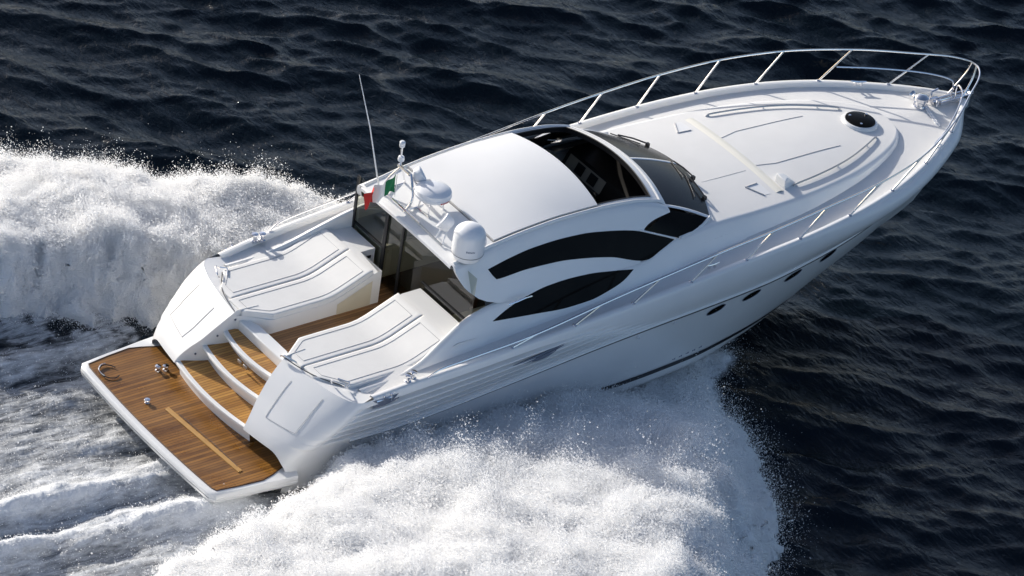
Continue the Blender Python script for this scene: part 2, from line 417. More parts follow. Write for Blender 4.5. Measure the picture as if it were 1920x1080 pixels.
# underside lining of the roof and edges of the opening
b = MB()
un = lambda x0, x1, y0, y1, n=20: np.array([[(bow_(x, y), y, roof_z(x, y) - .09) for y in np.linspace(y0, y1, 17)] for x in np.linspace(x0, x1, n)])
b.grid(un(4.9, RX0, -YO, YO)); b.grid(un(RX1, 9.4, -YO, YO, 4)); b.grid(un(4.95, 9.3, YO, 1.30)); b.grid(un(4.95, 9.3, -1.30, -YO))
b.build('headlining', INT, hardtop)
b = MB()
def rim(pts): b.grid(np.array([[p, (p[0], p[1], p[2] - .10)] for p in pts]))
for y in (-YO, YO): rim([(bow_(x, y), y, roof_z(x, y)) for x in np.linspace(RX0, RX1, 12)])
rim([(bow_(RX1, y), y, roof_z(RX1, y)) for y in np.linspace(-YO, YO, 24)])
b.build('sunroof_rim', BLACK, hardtop)
b = MB()
b.tube([(bow_(x, -YO), -YO, roof_z(x, YO) + .004) for x in np.linspace(RX0, RX1, 12)] + [(bow_(RX1, y), y, roof_z(RX1, y) + .004) for y in np.linspace(-YO, YO, 24)]
       + [(bow_(x, YO), YO, roof_z(x, YO) + .004) for x in np.linspace(RX1, RX0, 12)], .012, 6)
b.build('sunroof_gasket', BLACK, hardtop)
# sliding panel
pn = strip(5.78, RX0 + .06, 40, .035, YO + .03)
b = MB().grid(pn)
ed = np.concatenate([pn[0], pn[1:, -1], pn[-1, ::-1], pn[::-1, 0]]); b.grid(np.array([ed, ed - [0, 0, .034]]))
b.build('roof_panel', GEL, hardtop, smooth=40)
b = MB(); b.tube(np.array([(5.765, y, roof_z(5.765, y) + .004) for y in np.linspace(-YO - .04, YO + .04, 20)]), .012, 6)
for s in (1, -1): b.tube([(bow_(x, YO + .04), s * (YO + .045), roof_z(x, YO + .04) + .004) for x in np.linspace(5.77, 8.0, 24)], .011, 6)
b.build('panel_seam', SEAMG, hardtop)
# raised gutter lips beside the opening and gutter along port edge
for s in (1, -1): b = MB(); b.tube([(bow_(x, YO + .1), s * (YO + .1), roof_z(x, YO + .1) + .002) for x in np.linspace(4.92, 9.38, 50)], .03, 8); b.build('roof_gutter', GEL, hardtop)
b = MB()
b.tube([(bow_(9.3, y), y, roof_z(9.3, y) + .004) for y in np.linspace(-YO - .1, YO + .1, 30)], .025, 8)
b.build('front_gutter', GEL, hardtop)
b = MB()
lip = np.array([(4.88, y, roof_z(4.88, y)) for y in np.linspace(-hs[0, -1, 1], hs[0, -1, 1], 30)])
b.grid(np.array([lip + [0, 0, .0], lip + [-.03, 0, -.02], lip + [-.03, 0, -.07], lip + [.06, 0, -.10]]))
for s in (1, -1): b.grid(np.array([hs[0] * [1, s, 1], hs[0] * [1, s, 1] + [0, -s * .06, 0]]))
lg = hs[:12, 0]
for s in (1, -1): b.grid(np.array([lg * [1, s, 1], lg * [1, s, 1] + [.01, -s * .12, .02]]))
b.build('roof_trailing_edge', GEL, hardtop, smooth=50)

# --- side windows, lying flush on the side
def window(name, top, bot, x0, x1, m, n=40, out=.006, parent=yacht, xs=None):
    ft, fb = cv(*zip(*top)), cv(*zip(*bot))
    for s in (1, -1):
        b = MB(); xs_ = np.linspace(x0, x1, n)
        P = np.array([[(x, s * (side_y(max(x, 5.0), float(fb(x) + (ft(x) - fb(x)) * t)) + out), float(fb(x) + (ft(x) - fb(x)) * t)) for t in np.linspace(0, 1, 7)] for x in xs_])
        b.grid(P); e = np.concatenate([P[:, 0], P[-1, 1:], P[::-1, -1][1:], P[0, ::-1][1:-1]])
        b.grid(np.array([e, e - [0, s * .02, 0]]), cv=True)
        b.build(name, m, parent, smooth=40)
window('side_window', [(5.52, 2.525), (6.0, 2.61), (6.46, 2.665), (7.0, 2.685), (7.5, 2.67), (8.0, 2.61), (8.57, 2.50), (9.0, 2.35), (9.42, 2.17)],
       [(5.52, 2.52), (5.67, 2.34), (6.3, 2.37), (6.92, 2.355), (7.5, 2.29), (8.01, 2.2), (8.8, 1.99), (9.1, 2.07), (9.42, 2.165)], 5.52, 9.42, DGLASS, 60)
window('quarter_window', [(5.46, 1.732), (5.8, 1.86), (6.14, 1.95), (6.68, 2.035), (7.1, 2.05), (7.53, 2.035), (8.0, 1.98), (8.46, 1.91)],
       [(5.46, 1.728), (6.31, 1.665), (7.0, 1.62), (7.45, 1.63), (7.9, 1.7), (8.21, 1.78), (8.46, 1.905)], 5.46, 8.46, DGLASS, 50)
# --- windscreen: from the roof's leading edge down to the coachroof
def ws_top(y): return np.array([bow_(9.42, y), y, roof_z(9.42, y) - .035])
def ws_bot(y):
    c = 1 - (y / 1.47) ** 2
    return np.array([10.42 + .42 * c, y, 2.19 + .13 * c])
def ws_pt(y, t): return ws_top(y * .92) * (1 - t) + ws_bot(y) * t + np.array([0, 0, .03 * math.sin(math.pi * t)])
b = MB(); b.grid(np.array([[ws_pt(y, t) for y in np.linspace(-1.47, 1.47, 41)] for t in np.linspace(0, 1, 8)]))
windscreen = b.build('windscreen', WGLASS, yacht)
b = MB()
for y0 in (0, 1.47, -1.47):
    w = .035
    MB().grid(np.array([[ws_pt(max(min(y0 + d, 1.52), -1.52), t) + [0, 0, .012 - .01 * (abs(d) > w * .9)] for d in (-w, -w * .5, 0, w * .5, w)] for t in np.linspace(0, 1, 8)])).build('windscreen_mullion', DOME, windscreen)
# forward quarter glass beside the windscreen, following the body side
for s in (1, -1):
    P = []
    for t in np.linspace(0, 1, 10):
        up = np.array([9.43 + .97 * t, 1.41 + .09 * t, 2.60 - .40 * t])
        dn = np.array([8.85 + .68 * t, side_y(8.9, 2.5) + .012 + .13 * t, 2.445 - .285 * t])
        P.append([up * (1 - q) + dn * q + np.array([.0, .05 * math.sin(math.pi * q), 0]) for q in np.linspace(0, 1, 6)])
    MB().grid(np.array(P) * [1, s, 1]).build('quarter_glass', DGLASS, yacht)
    MB().tube([(8.72 + .74 * t, s * (side_y(8.9, 2.5) + .02 + .13 * t), 2.47 - .295 * t) for t in np.linspace(0, 1, 8)], .018, 6).build('window_pillar', GEL, yacht)
    MB().tube([(10.42, s * 1.49, 2.21), (10.15, s * 1.6, 2.17), (9.85, s * 1.68, 2.15), (9.55, s * 1.74, 2.16)], .03, 8).build('window_sill', GEL, yacht)
# body under the quarter glass, closing the side between hardtop and coachroof
b = MB()
P = []
for x in np.linspace(9.2, 10.8, 14):
    z0 = 1.95; z1 = max(float(zlow(x)), 1.96)
    yo = side_y(x, z0) ; P.append([(x, yo - (yo - 1.45) * t, z0 + (2.17 - z0) * t ** .6) for t in np.linspace(0, 1, 8)])
pair(np.array(P), 'windscreen_base', LEATH, yacht)
# wipers
for s, y0 in ((1, .75), (-1, -1.05), (-1, -.5)):
    b = MB(); p0 = ws_pt(y0, .97) + [.03, 0, .04]; p1 = ws_pt(y0 + .5, .90) + [0, 0, .04]; p2 = ws_pt(y0 - .05, .78) + [0, 0, .03]; p3 = ws_pt(y0 + .62, .88) + [0, 0, .03]
    b.tube([p0, (p0 + p1) / 2 + [0, 0, .02], p1], .014, 6); b.tube([p2, p3], .011, 6); b.box(p0[0] - .03, p0[0] + .03, p0[1] - .03, p0[1] + .03, p0[2] - .06, p0[2] + .01)
    b.build('wiper', BLACK, windscreen)

# --- coachroof details
coach = bpy.data.objects['coachroof']
def on(x, y, d=.0): return (x, y, ztop(x, y) + d)
# cream strip across, with two recessed fittings
P = np.array([[on(x, y, .012) for y in np.linspace(-1.32, 1.32, 31)] for x in np.linspace(12.06, 12.25, 6)])
P[0, :, 2] -= .012; P[-1, :, 2] -= .012; P[2:4, :, 2] += .012
MB().grid(P).build('sunpad_hinge_strip', STRIP, coach)
# sunpad cushions: aft (behind the strip) and three forward
def pad(name, outline, h=.05):
    b = MB(); pts = np.array(outline); n = len(pts)
    c = pts.mean(0); rings = []
    for sc, dz in ((1, 0), (1, h * .7), (.985, h), (.7, h), (.35, h)):
        rings.append([on(*(c + (p - c) * sc), dz) for p in pts])
    b.grid(np.array(rings), cv=True); b.add(rings[-1], [tuple(range(n))])
    return b.build(name, CUSH, coach, smooth=50)
def dense(P, n=10):
    P = np.array(P, float); out = []
    for a, c in zip(P, np.roll(P, -1, 0)): out += [a + (c - a) * t for t in np.linspace(0, 1, n, endpoint=False)]
    return out
for s in (1, -1):
    b = MB(); q = np.r_[np.linspace(0, .2, 5), np.linspace(.25, 1, 30)]; b.tube([on(12.25 + 1.95 * t, s * float(np.interp(t, [0, .2, 1], [.50, .58, .545])), .004) for t in q], .0055, 5); b.build('sunpad_seam', PALE, coach)
b = MB()
b.tube([on(x, -.56, .002) for x in np.linspace(10.95, 11.96, 20)], .004, 5)
b.build('deck_seam', mat('pale_seam', (.5, .5, .5), .6), coach)
for s in (1, -1):
    b = MB(); L = [on(x, s * y, d) for x, y, d in ((12.5, 1.27, .0), (12.56, 1.27, .035), (13.1, 1.2, .04), (13.7, 1.08, .04), (14.2, .93, .04), (14.7, .72, .04), (15.05, .55, .035), (15.1, .52, .0))]
    b.tube(spline(L, 40), .017, 8)
    b.build('handrail', STEELD, coach)
    for x, y in ((12.56, 1.27), (13.7, 1.08), (14.7, .72)):
        bb = MB(); bb.tube([on(x, s * y, -.005), on(x, s * y, .038)], .02, 8); bb.build('handrail_post', CHROME, coach)
# recesses at the ends of the strip and the headrest block
for s in (1, -1):
    P = np.array([on(11.62, s * .98, .004), on(11.95, s * .95, .004), on(11.95, s * 1.3, .004), on(11.8, s * 1.3, .004)])
    MB().add(P, [(0, 1, 2, 3)]).build('strip_fitting', GEL, coach)
    b = MB(); b.tube([on(11.62, s * .98, .006), on(11.8, s * 1.3, .006)], .016, 5); b.tube([on(11.62, s * .98, .006), on(11.9, s * .96, .006)], .012, 5); b.build('fitting_shadow_line', PALE, coach)  # grey tubes standing in for the shadow lines at the fitting's edges
b = MB(); V = [on(12.28, -1.3, .0), on(12.62, -1.22, .0), on(12.62, -1.02, .0), on(12.28, -1.0, .0), on(12.28, -1.28, .16), on(12.4, -1.2, .15), on(12.4, -1.04, .15), on(12.28, -1.02, .16)]
b.add(V, [(0, 1, 2, 3), (4, 5, 6, 7), (0, 1, 5, 4), (1, 2, 6, 5), (2, 3, 7, 6), (3, 0, 4, 7)]).build('headrest_block', GEL, coach, bevel=.015)
# round deck hatch
hc = (15.13, 0, ztop(15.1, 0))
b = MB(); b.lathe([(.34, -.02), (.34, .03), (.315, .055), (.285, .06), (.285, .03)], hc, (.06, 0, 1), 40); hatch = b.build('foredeck_hatch', GEL, yacht)
b = MB(); b.lathe([(.29, .05), (.28, .075), (.2, .09), (.08, .098), (.001, .1)], hc, (.06, 0, 1), 40); b.build('hatch_glass', DGLASS, hatch)
for a in (.3, 2.2, 4.1): b = MB(); b.lathe([(.025, 0), (.025, .02), (.001, .022)], (hc[0] + .2 * math.cos(a), hc[1] + .2 * math.sin(a), hc[2] + .085), (0, 0, 1), 10); b.build('hatch_catch', CHROME, hatch)

# --- stern platform and stairs
def plat_outline(e, body=False):
    a = [(-.0 - e - .08 * (1 - (y / 2.0) ** 2), y * (2.0 + e) / 2.0) for y in np.linspace(-1.9, 1.9, 25)]
    right = [(.03 - e * .6, 2.0 + e), (.45, 2.06 + e), (.9, 2.1 + e), (1.12, 2.04 + e), (1.42, 1.92 + e)]
    if body: right = right[:3] + [(1.15, 2.15 + e * .7), (1.5, 2.2 + e * .4)]
    pts = a + right + [(1.75, 1.7), (1.75, -1.7)] + [(x, -y) for x, y in right[::-1]]
    return pts
b = MB(); o = plat_outline(.09)
rings = []
for e, z in ((.0, -.001), (.07, -.004), (.095, -.03), (.1, -.09), (.09, -.1), (.1, -.11), (.085, -.17), (.03, -.215), (-.1, -.23)):
    rings.append([(x, y, z) for x, y in plat_outline(e, True)])
b.grid(np.array(rings), cv=True); b.add(rings[-1], [tuple(range(len(rings[-1])))]); b.add(rings[0], [tuple(range(len(rings[0])))])
platform = b.build('swim_platform', GEL, yacht, smooth=40)
t_o = plat_outline(-.01)
b = MB(); b.prism(t_o, -.02, .004); b.build('platform_teak', TEAKP, platform, smooth=0)
def edge_tube(pts, r, z): return [(x, y, z) for x, y in pts]
b = MB(); b.tube(edge_tube(t_o, 0, .003), .012, 5, closed=True); b.build('teak_margin', mat('margin_caulk', (.07, .03, .012), .5), platform)
b = MB(); pr_ = np.array([(x, y, -.1) for x, y in plat_outline(.098)]); b.tube(pr_[:30], .008, 5); b.build('rubrail_groove', SEAMG, platform)
# lighter slat let into the teak
b = MB(); b.prism([(.50, .30), (.585, .33), (.72, -1.72), (.635, -1.74)], .0, .02); b.build('gangway_slat', TEAKL, platform, bevel=.004)
b = MB(); b.tube([(.66 - .03, .1, .022), (.70, -.9, .022), (.705, -1.6, .022)], .004, 4); b.build('slat_groove', SEAM, platform)
# ring, cleat and bolt on the platform
b = MB(); b.tube([(.22 + .16 * math.cos(a) , 1.62 + .2 * math.sin(a), .03) for a in np.linspace(.3, 5.3, 24)], .010, 7); b.build('grab_ring', BLACK, platform)
b = MB(); b.tube([(.22 + .17 * math.cos(a) , 1.62 + .21 * math.sin(a), .05) for a in np.linspace(1.3, 3.6, 12)], .009, 7); b.build('ring_bow', CHROME, platform)
b = MB(); b.lathe([(.045, .004), (.045, .015), (.03, .03), (.03, .05), (.055, .06), (.05, .075), (.001, .08)], (.33, .6, 0), n=14); b.build('deck_socket', CHROME, platform)
for dx in (0, .13):
    b = MB(); b.lathe([(.05, .004), (.045, .02), (.025, .03), (.025, .07), (.055, .08), (.05, .1), (.001, .11)], (1.0 + dx, 1.32 - dx * .3, 0), n=14); b.build('mooring_stud', CHROME, platform)
# stairs
STEPS = [(.32, 1.16, 1.05), (.64, 1.55, .87), (.90, 1.88, .77)]
for k, (z, x0, hw) in enumerate(STEPS):
    nx = STEPS[k + 1][1] + .2 if k < 2 else 2.2
    ys = np.linspace(-hw - .03, hw + .03, 21)
    fr = [(x0 - .10 * (1 - (y / hw) ** 2), y) for y in ys]
    b = MB(); b.prism(fr + [(nx, hw + .03), (nx, -hw - .03)], z - .06, z); 
    ri = [(x + .09, y) for x, y in fr]; zz = STEPS[k - 1][0] if k else 0
    b.grid(np.array([[(x, y, z - .055) for x, y in ri], [(x + .04, y, zz - .02) for x, y in ri]]))
    st = b.build('step', GEL, yacht, bevel=.012)
    b = MB(); b.prism([(x + .075, y * .97) for x, y in fr] + [(nx - .02, hw * .97), (nx - .02, -hw * .97)], z - .01, z + .006); b.build('step_teak', TEAKS, st, smooth=0)
for y in (.05, -.12):
    b = MB(); b.box(1.73, 1.76, y - .05, y + .05, .74, .8); b.build('step_light', STEELD, yacht, bevel=.006)
# steps' side walls (inner faces of the wings) and closing faces
def chk(z, t):
    x0 = float(xi_z(z)); x = x0 + (2.5 - x0) * t; return (x, float(yc_x(x)), z + .02 * float(sstep(.9, 1.27, z)))
pair(np.array([[chk(z, t) for t in np.linspace(0, 1, 10)] for z in np.linspace(.29, 1.27, 24)]), 'stair_cheek', GEL, yacht)
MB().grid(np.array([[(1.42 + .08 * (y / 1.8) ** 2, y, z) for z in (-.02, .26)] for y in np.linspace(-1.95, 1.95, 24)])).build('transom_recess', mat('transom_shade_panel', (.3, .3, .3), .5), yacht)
for z in (.47, .82, 1.1):
    x = float(xi_z(z)) + .2; b = MB(); b.lathe([(.02, 0), (.02, .012), (.001, .014)], (x, float(yc_x(x)) - .002, z), (0, -1, 0), 10); b.build('courtesy_light', GREYM, yacht)
# threshold block at the head of the stairs
b = MB(); b.prism([(2.12, -.70), (2.12, .70), (2.28, .62), (2.36, .42), (2.36, -.42), (2.28, -.62)], .9, 1.10); b.build('threshold', GEL, yacht, bevel=.02)

# --- cockpit
b = MB(); b.box(2.1, 5.6, -1.95, 1.95, .80, .90); b.build('cockpit_sole', TEAKC, yacht, smooth=0)
def zbed(x):
    t = (x - 3.78) / .90; return 1.18 + .37 * float(min(max(t, 0), 1)) + .02 * math.exp(-(t / .12) ** 2)
BX = [2.2, 2.62]
for s in (1, -1):
    xe = 5.08
    base = [(2.08, .75), (2.56, .36), (4.62, .36), (4.62, .36), (xe if s < 0 else 4.78, .36), (xe if s < 0 else 4.78, 1.0), (xe, 1.0), (xe, 2.0), (2.6, 2.0), (2.3, 1.5), (2.1, 1.1)]
    base = [(x, s * y) for x, y in base if True]
    b = MB(); n_ = []
    dn = dense(base, 14)
    b.add([(x, y, .86) for x, y in dn] + [(x, y, zbed(x)) for x, y in dn] , [(i, (i + 1) % len(dn), len(dn) + (i + 1) % len(dn), len(dn) + i) for i in range(len(dn))])
    gx = np.linspace(2.1, xe, 40)
    lo_in = lambda x: .36 + .39 * float(sstep(2.6, 2.08, x)) if x < 2.6 else (.36 if (s < 0 or x < 4.76) else 1.0)
    outr = lambda x: float(np.interp(x, [2.1, 2.3, 2.6], [1.1, 1.5, 2.0]))
    b.grid(np.array([[(x, s * (lo_in(x) + (outr(x) - lo_in(x)) * t), zbed(x)) for t in np.linspace(0, 1, 10)] for x in gx]))
    bed = b.build('sunbed_base', GEL, yacht, smooth=40)
    # beige inner face
    P = np.array([[(x, s * .352, z) for z in (.90, zbed(x) - .12)] for x in np.linspace(3.9, 4.6, 8)])
    MB().grid(P).build('locker_face', CREAM, bed)
    # two cushions with piped edge panel
    for k, (y0, y1) in enumerate(((.37, 1.095), (1.112, 1.91))):
        def yl(x):  # inner and outer limits by x (mitred aft corners)
            if k == 0: return y0 + max(0, (2.60 - x)) * .72, y1
            return y0, y1 - max(0, 2.60 - x) * 1.2
        xs0, xe0 = 2.16 if k == 0 else 2.2, 4.60
        gx = np.linspace(xs0, xe0, 46)
        def cz(x, q):
            return zbed(x) + .078 + .02 * (1 - (2 * q - 1) ** 24) ** .5 * float(sstep(0, .05, x - xs0 + .01) * sstep(0, .05, xe0 - x + .01)) + .004
        P = np.array([[(x, s * (yl(x)[0] + (yl(x)[1] - yl(x)[0]) * q), cz(x, q)) for q in (1 - np.cos(np.linspace(0, math.pi, 31))) / 2] for x in gx])
        b = MB().grid(P); e = np.concatenate([P[:, 0], P[-1, 1:], P[::-1, -1][1:], P[0, ::-1][1:-1]]); b.grid(np.array([e, e * [1, 1, 0] + [0, 0, 1.0]]), cv=True)
        cu = b.build('sunbed_cushion', CUSH, yacht, smooth=28)
        # stitched line inset
        lp = []
        for x in np.linspace(xs0 + .12, xe0 - .14, 30): lp.append((x, s * (yl(x)[0] + .11 + .0), cz(x, .15) + .003))
        rp = [(x, s * (yl(x)[1] - .11), cz(x, .85) + .003) for x in np.linspace(xs0 + .12, xe0 - .14, 30)][::-1]
        b = MB(); b.tube(lp + rp, .0042, 5, closed=True); b.build('stitching', PALE, cu)
    b = MB(); b.tube([(x, s * 1.1035, zbed(x) + .086) for x in np.linspace(2.2, 4.58, 60)], .006, 6); b.build('cushion_gap', SEAMG, bed)
    b = MB(); b.tube(spline([(2.02, s * .72, 1.30), (2.10, s * 1.08, 1.285), (2.24, s * 1.45, 1.27), (2.52, s * 1.86, 1.25)], 24), .009, 6); b.build('aft_seam', SEAM, yacht)
    b = MB(); L = [(2.36, s * 1.72, 1.27), (2.33, s * 1.74, 1.35), (2.42, s * 1.93, 1.36), (2.52, s * 1.95, 1.27)]
    b.tube(spline(L, 16), .014, 7); b.tube([(2.5, s * 1.68, 1.3), (2.62, s * 1.86, 1.3), (2.52, s * 1.95, 1.3)], .012, 6); b.build('hinge_loop', CHROME, yacht)
b = MB(); b.tube(spline([(2.0, -.72, 1.3), (2.02, -.78, 1.34), (2.1, -1.0, 1.33), (2.14, -1.02, 1.27)], 14), .014, 7); b.build('grab_handle', CHROME, yacht)
for s in (1, -1):
    P = []
    for t in np.linspace(0, 1, 24):
        p = wing_at(float(H[0, 0, 2]), t * .985); P.append([p * [1, s, 1], (p + [.03, -.01, -.005]) * [1, s, 1], (p * [1, .97, 0] + [.25, 0, 1.235]) * [1, s, 1], (p * [1, .93, 0] + [.7, 0, 1.13]) * [1, s, 1]])
    MB().grid(np.array(P)).build('quarter_top', GEL, yacht, smooth=40)
# vent in the port shelf, small step by the door
b = MB(); b.box(4.768, 4.778, .98, 1.0, 1.2, 1.3); b.build('door_step', TEAKC, yacht)
b = MB(); b.box(4.86, 5.0, .985, .995, 1.38, 1.43); b.build('locker_vent', BLACK, yacht)

# --- glass bulkhead and saloon
b = MB()
gl = lambda y, z: (5.12 + .0 * y, y, z)
b.grid(np.array([[(5.12, y, .95 + (roof_z(4.95, y) - .1 - .95) * t) for t in np.linspace(0, 1, 4)] for y in np.linspace(-1.75, 1.75, 24)]))
bulk = b.build('cockpit_glazing', GLASS, yacht, smooth=0)
b = MB()
for y, w in ((1.72, .03), (.80, .04), (.32, .026)): b.box(5.085, 5.115, y - w, y + w, .92, roof_z(4.95, y) - .08)
b.build('door_frame', BLACK, bulk)
for y0, y1 in ((.8, 1.8), (-1.8, -.32)): MB().box(5.095, 5.15, y0, y1, 1.645, 1.668).build('sill', BLACK, bulk)
saloon = bpy.data.objects.new('saloon', None); COL.objects.link(saloon); saloon.parent = yacht
b = MB(); b.box(5.2, 9.6, -1.9, 1.9, .86, .90); b.build('saloon_floor', mat('saloon_floor_wood', (.07, .045, .025), .4, var=.2), saloon)
b = MB(); b.grid(np.array([[(x, s_, z) for z in (.9, 1.8)] for x in np.linspace(5.2, 9.6, 10) for s_ in (1.84,)])); b.build('saloon_lining', CREAM, saloon)
b = MB(); b.grid(np.array([[(x, -1.84, z) for z in (.9, 1.8)] for x in np.linspace(5.2, 9.6, 10)])); b.build('saloon_lining', CREAM, saloon)
b = MB(); b.box(5.2, 6.6, .95, 1.85, .9, 1.55); b.build('galley_cabinet', CREAM, saloon, bevel=.02)
b = MB(); b.box(5.2, 6.7, .9, 1.87, 1.552, 1.60); b.build('galley_counter', mat('stone_top', (.5, .48, .42), .3, var=.1), saloon, bevel=.01)
b = MB(); b.box(5.3, 6.5, -1.85, -1.0, .9, 1.35); b.box(5.3, 6.5, -1.85, -1.65, 1.35, 1.75); b.build('settee', CREAM, saloon, bevel=.05)
b = MB(); b.box(5.8, 6.4, -.95, -.25, 1.42, 1.46); b.box(6.05, 6.15, -.65, -.55, .9, 1.42); b.build('table', mat('walnut', (.12, .06, .03), .3, var=.2), saloon, bevel=.01)
b = MB(); b.box(6.75, 6.9, -.9, .9, .9, 2.1); b.build('partition', CREAM, saloon, bevel=.02)
# helm: dark seats and dashboard under the open roof
for s_ in (1, -1):
    MB().grid(np.array([[(x, s_ * (side_y(max(x, 5), z) - .07), z) for z in np.linspace(1.5, min(2.55, float(zs_top(x)) - .1), 6)] for x in np.linspace(5.4, 9.1, 12)])).build('side_lining', LEATH, saloon)
for y in (.15, .95, -.75):
    b = MB(); b.box(8.0, 8.55, y - .27, y + .27, 1.35, 1.52); b.box(7.95, 8.13, y - .28, y + .28, 1.45, 2.05); b.build('helm_seat', LEATH, saloon, bevel=.06)
b = MB(); b.box(8.75, 9.3, -1.35, -.35, 1.0, 1.75); b.box(8.72, 8.9, -1.4, -.35, 1.7, 2.05); b.build('companion_seat', LEATH, saloon, bevel=.08)
b = MB(); b.box(8.92, 9.28, -.62, -.38, 1.76, 1.8); b.build('seat_cushion_edge', DASH, saloon, bevel=.01)
b = MB(); P = []
for y in np.linspace(-1.5, 1.6, 24):
    P.append([(9.42, y, 1.1), (9.45, y, 1.6), (9.66, y, 2.0 + .05 * math.exp(-((y - 1) / .5) ** 2)), (9.9, y, 2.08), (10.4, y, 2.12)])
b.grid(np.array(P)); dash = b.build('dashboard', LEATH, yacht)
dp = lambda y, t, d=0: (9.44 + .2 * t - d, y, 1.62 + .36 * t + d)
b = MB(); b.grid(np.array([[dp(y, t, .01) for t in (.35, .7, 1)] for y in np.linspace(.45, 1.5, 10)])); b.grid(np.array([[dp(y, t, .02) for t in (-.2, .15)] for y in (.45, 1.35)])); b.build('instrument_panel', DASH, dash)
for y in (.75, 1.12): MB().grid(np.array([[dp(yy, t, .02) for t in (.45, .92)] for yy in (y - .11, y + .11)])).build('instrument_screen', BLACK, dash)
MB().tube([dp(.4, .25, .05), dp(1.5, .25, .05)], .05, 8).build('dash_roll', BLACK, dash)
b = MB(); b.tube([(9.25 + .07 * math.sin(a), .95 + .2 * math.cos(a), 1.72 + .17 * math.sin(a)) for a in np.linspace(0, 2 * math.pi, 24, endpoint=False)], .016, 8, closed=True)
b.tube([(9.25, .75, 1.72), (9.25, 1.15, 1.72)], .012, 6); b.tube([(9.25, .95, 1.72), (9.45, .95, 1.66)], .025, 8); b.build('steering_wheel', STEELD, dash)

# --- rails
rails = bpy.data.objects.new('guard_rail', None); COL.objects.link(rails); rails.parent = yacht
for s in (1, -1):
    T = [(3.80, 2.40, 1.37), (4.05, 2.43, 1.50), (4.6, 2.46, 1.56), (5.95, 2.5, 1.68), (7.45, 2.53, 1.94), (8.7, 2.52, 2.10), (9.9, 2.51, 2.24), (11.02, 2.49, 2.34), (12.32, 2.42, 2.45), (13.63, 2.28, 2.52), (14.93, 1.95, 2.57), (16.12, 1.38, 2.62), (17.0, .8, 2.65), (17.55, .42, 2.66), (17.78, .15, 2.66), (17.81, 0, 2.66)]
    b = MB(); b.tube(mir(spline(T, 130)) if s < 0 else spline(T, 130), .017, 8); b.build('top_rail', CHROME, rails)
    M_ = [(15.72, 1.44, 2.31), (16.3, 1.1, 2.33), (16.9, .68, 2.35), (17.25, .38, 2.35), (17.4, .15, 2.35), (17.42, 0.05, 2.3), (17.42, .05, 2.0)]
    b = MB(); b.tube(np.array(spline(M_, 50)) * [1, s, 1], .016, 8); b.build('mid_rail', CHROME, rails)
    for xb in (5.5, 6.8, 8.05, 9.3, 10.55, 11.81, 13.06, 14.27, 15.43, 16.6):
        yb0, zb0 = float(sh_y(xb)) - .06, float(sh_z(xb)) + .03
        sp = spline(T, 400); i = int(np.argmin(abs(sp[:, 0] - (xb + .49 + .035 * max(0, xb - 12)))))
        b = MB(); b.tube(np.array([(xb, yb0, zb0), sp[i]]) * [1, s, 1], .017, 8); b.lathe([(.04, -.01), (.04, .012), (.02, .02)], (xb, s * yb0, zb0), n=10)
        b.build('stanchion', CHROME, rails)
# pulpit legs at the stem
for s in (1, -1):
    b = MB(); b.tube(np.array(spline([(17.81, .06, 2.66), (17.72, .1, 2.4), (17.45, .16, 2.02)], 12)) * [1, s, 1], .019, 8); b.build('pulpit_leg', CHROME, rails)

# --- fittings
def cleat(name, x, y, z, rot, L=.30):
    b = MB(); c, s_ = math.cos(rot), math.sin(rot)
    f = lambda a, d, h: (x + a * c - d * s_, y + a * s_ + d * c, z + h)
    b.tube([f(-L / 2, 0, .085), f(-L / 4, 0, .075), f(0, 0, .07), f(L / 4, 0, .075), f(L / 2, 0, .085)], [.012, .02, .022, .02, .012], 8)
    for a in (-.06, .06): b.tube([f(a, 0, 0), f(a, 0, .07)], [.03, .018], 8)
    return b.build(name, CHROME, yacht)
for s in (1, -1):
    b = MB(); x, y, z = 3.53, s * 2.3, 1.35
    for dx in (-.06, .07): b.lathe([(.06, -.02), (.06, .015), (.035, .03), (.035, .10), (.065, .12), (.06, .14), (.001, .15)], (x + dx, y - s * dx * .3, z), n=14)
    b.build('bollard', CHROME, yacht)
    b = MB(); P = np.array([[(2.74 + .5 * t, s * (sh_y(2.74 + .5 * t) + .012 + .03 * math.sin(math.pi * t)), 1.07 + .09 * t + .15 * q * (1 - .3 * t)) for q in (0, .5, 1)] for t in np.linspace(0, 1, 10)])
    b.grid(P); b.build('fairlead_recess', GREYM, yacht)
    b = MB(); b.tube([(2.8 + .3 * t, s * (2.40 + .03 * t), 1.20 + .04 * t) for t in (0, .5, 1)], .02, 7); b.tube([(2.95, s * 2.41, 1.16), (2.95, s * 2.41, 1.28)], .018, 7); b.tube([(3.08, s * 2.43, 1.16), (3.08, s * 2.43, 1.30)], .02, 7); b.build('fairlead', CHROME, yacht)
    cleat('midship_cleat', 9.9, s * 2.30, float(sh_z(9.9)) + .0, 0)
    cleat('bow_cleat', 16.05, s * 1.13, float(sh_z(16)) + .02, -s * .5)
    b = MB(); b.tube([(5.75, s * 1.915, 1.98), (5.9, s * 1.96, 2.03), (6.1, s * 1.93, 2.03), (6.25, s * 1.9, 2.0)], .016, 7); b.build('roof_cleat', CHROME, yacht)
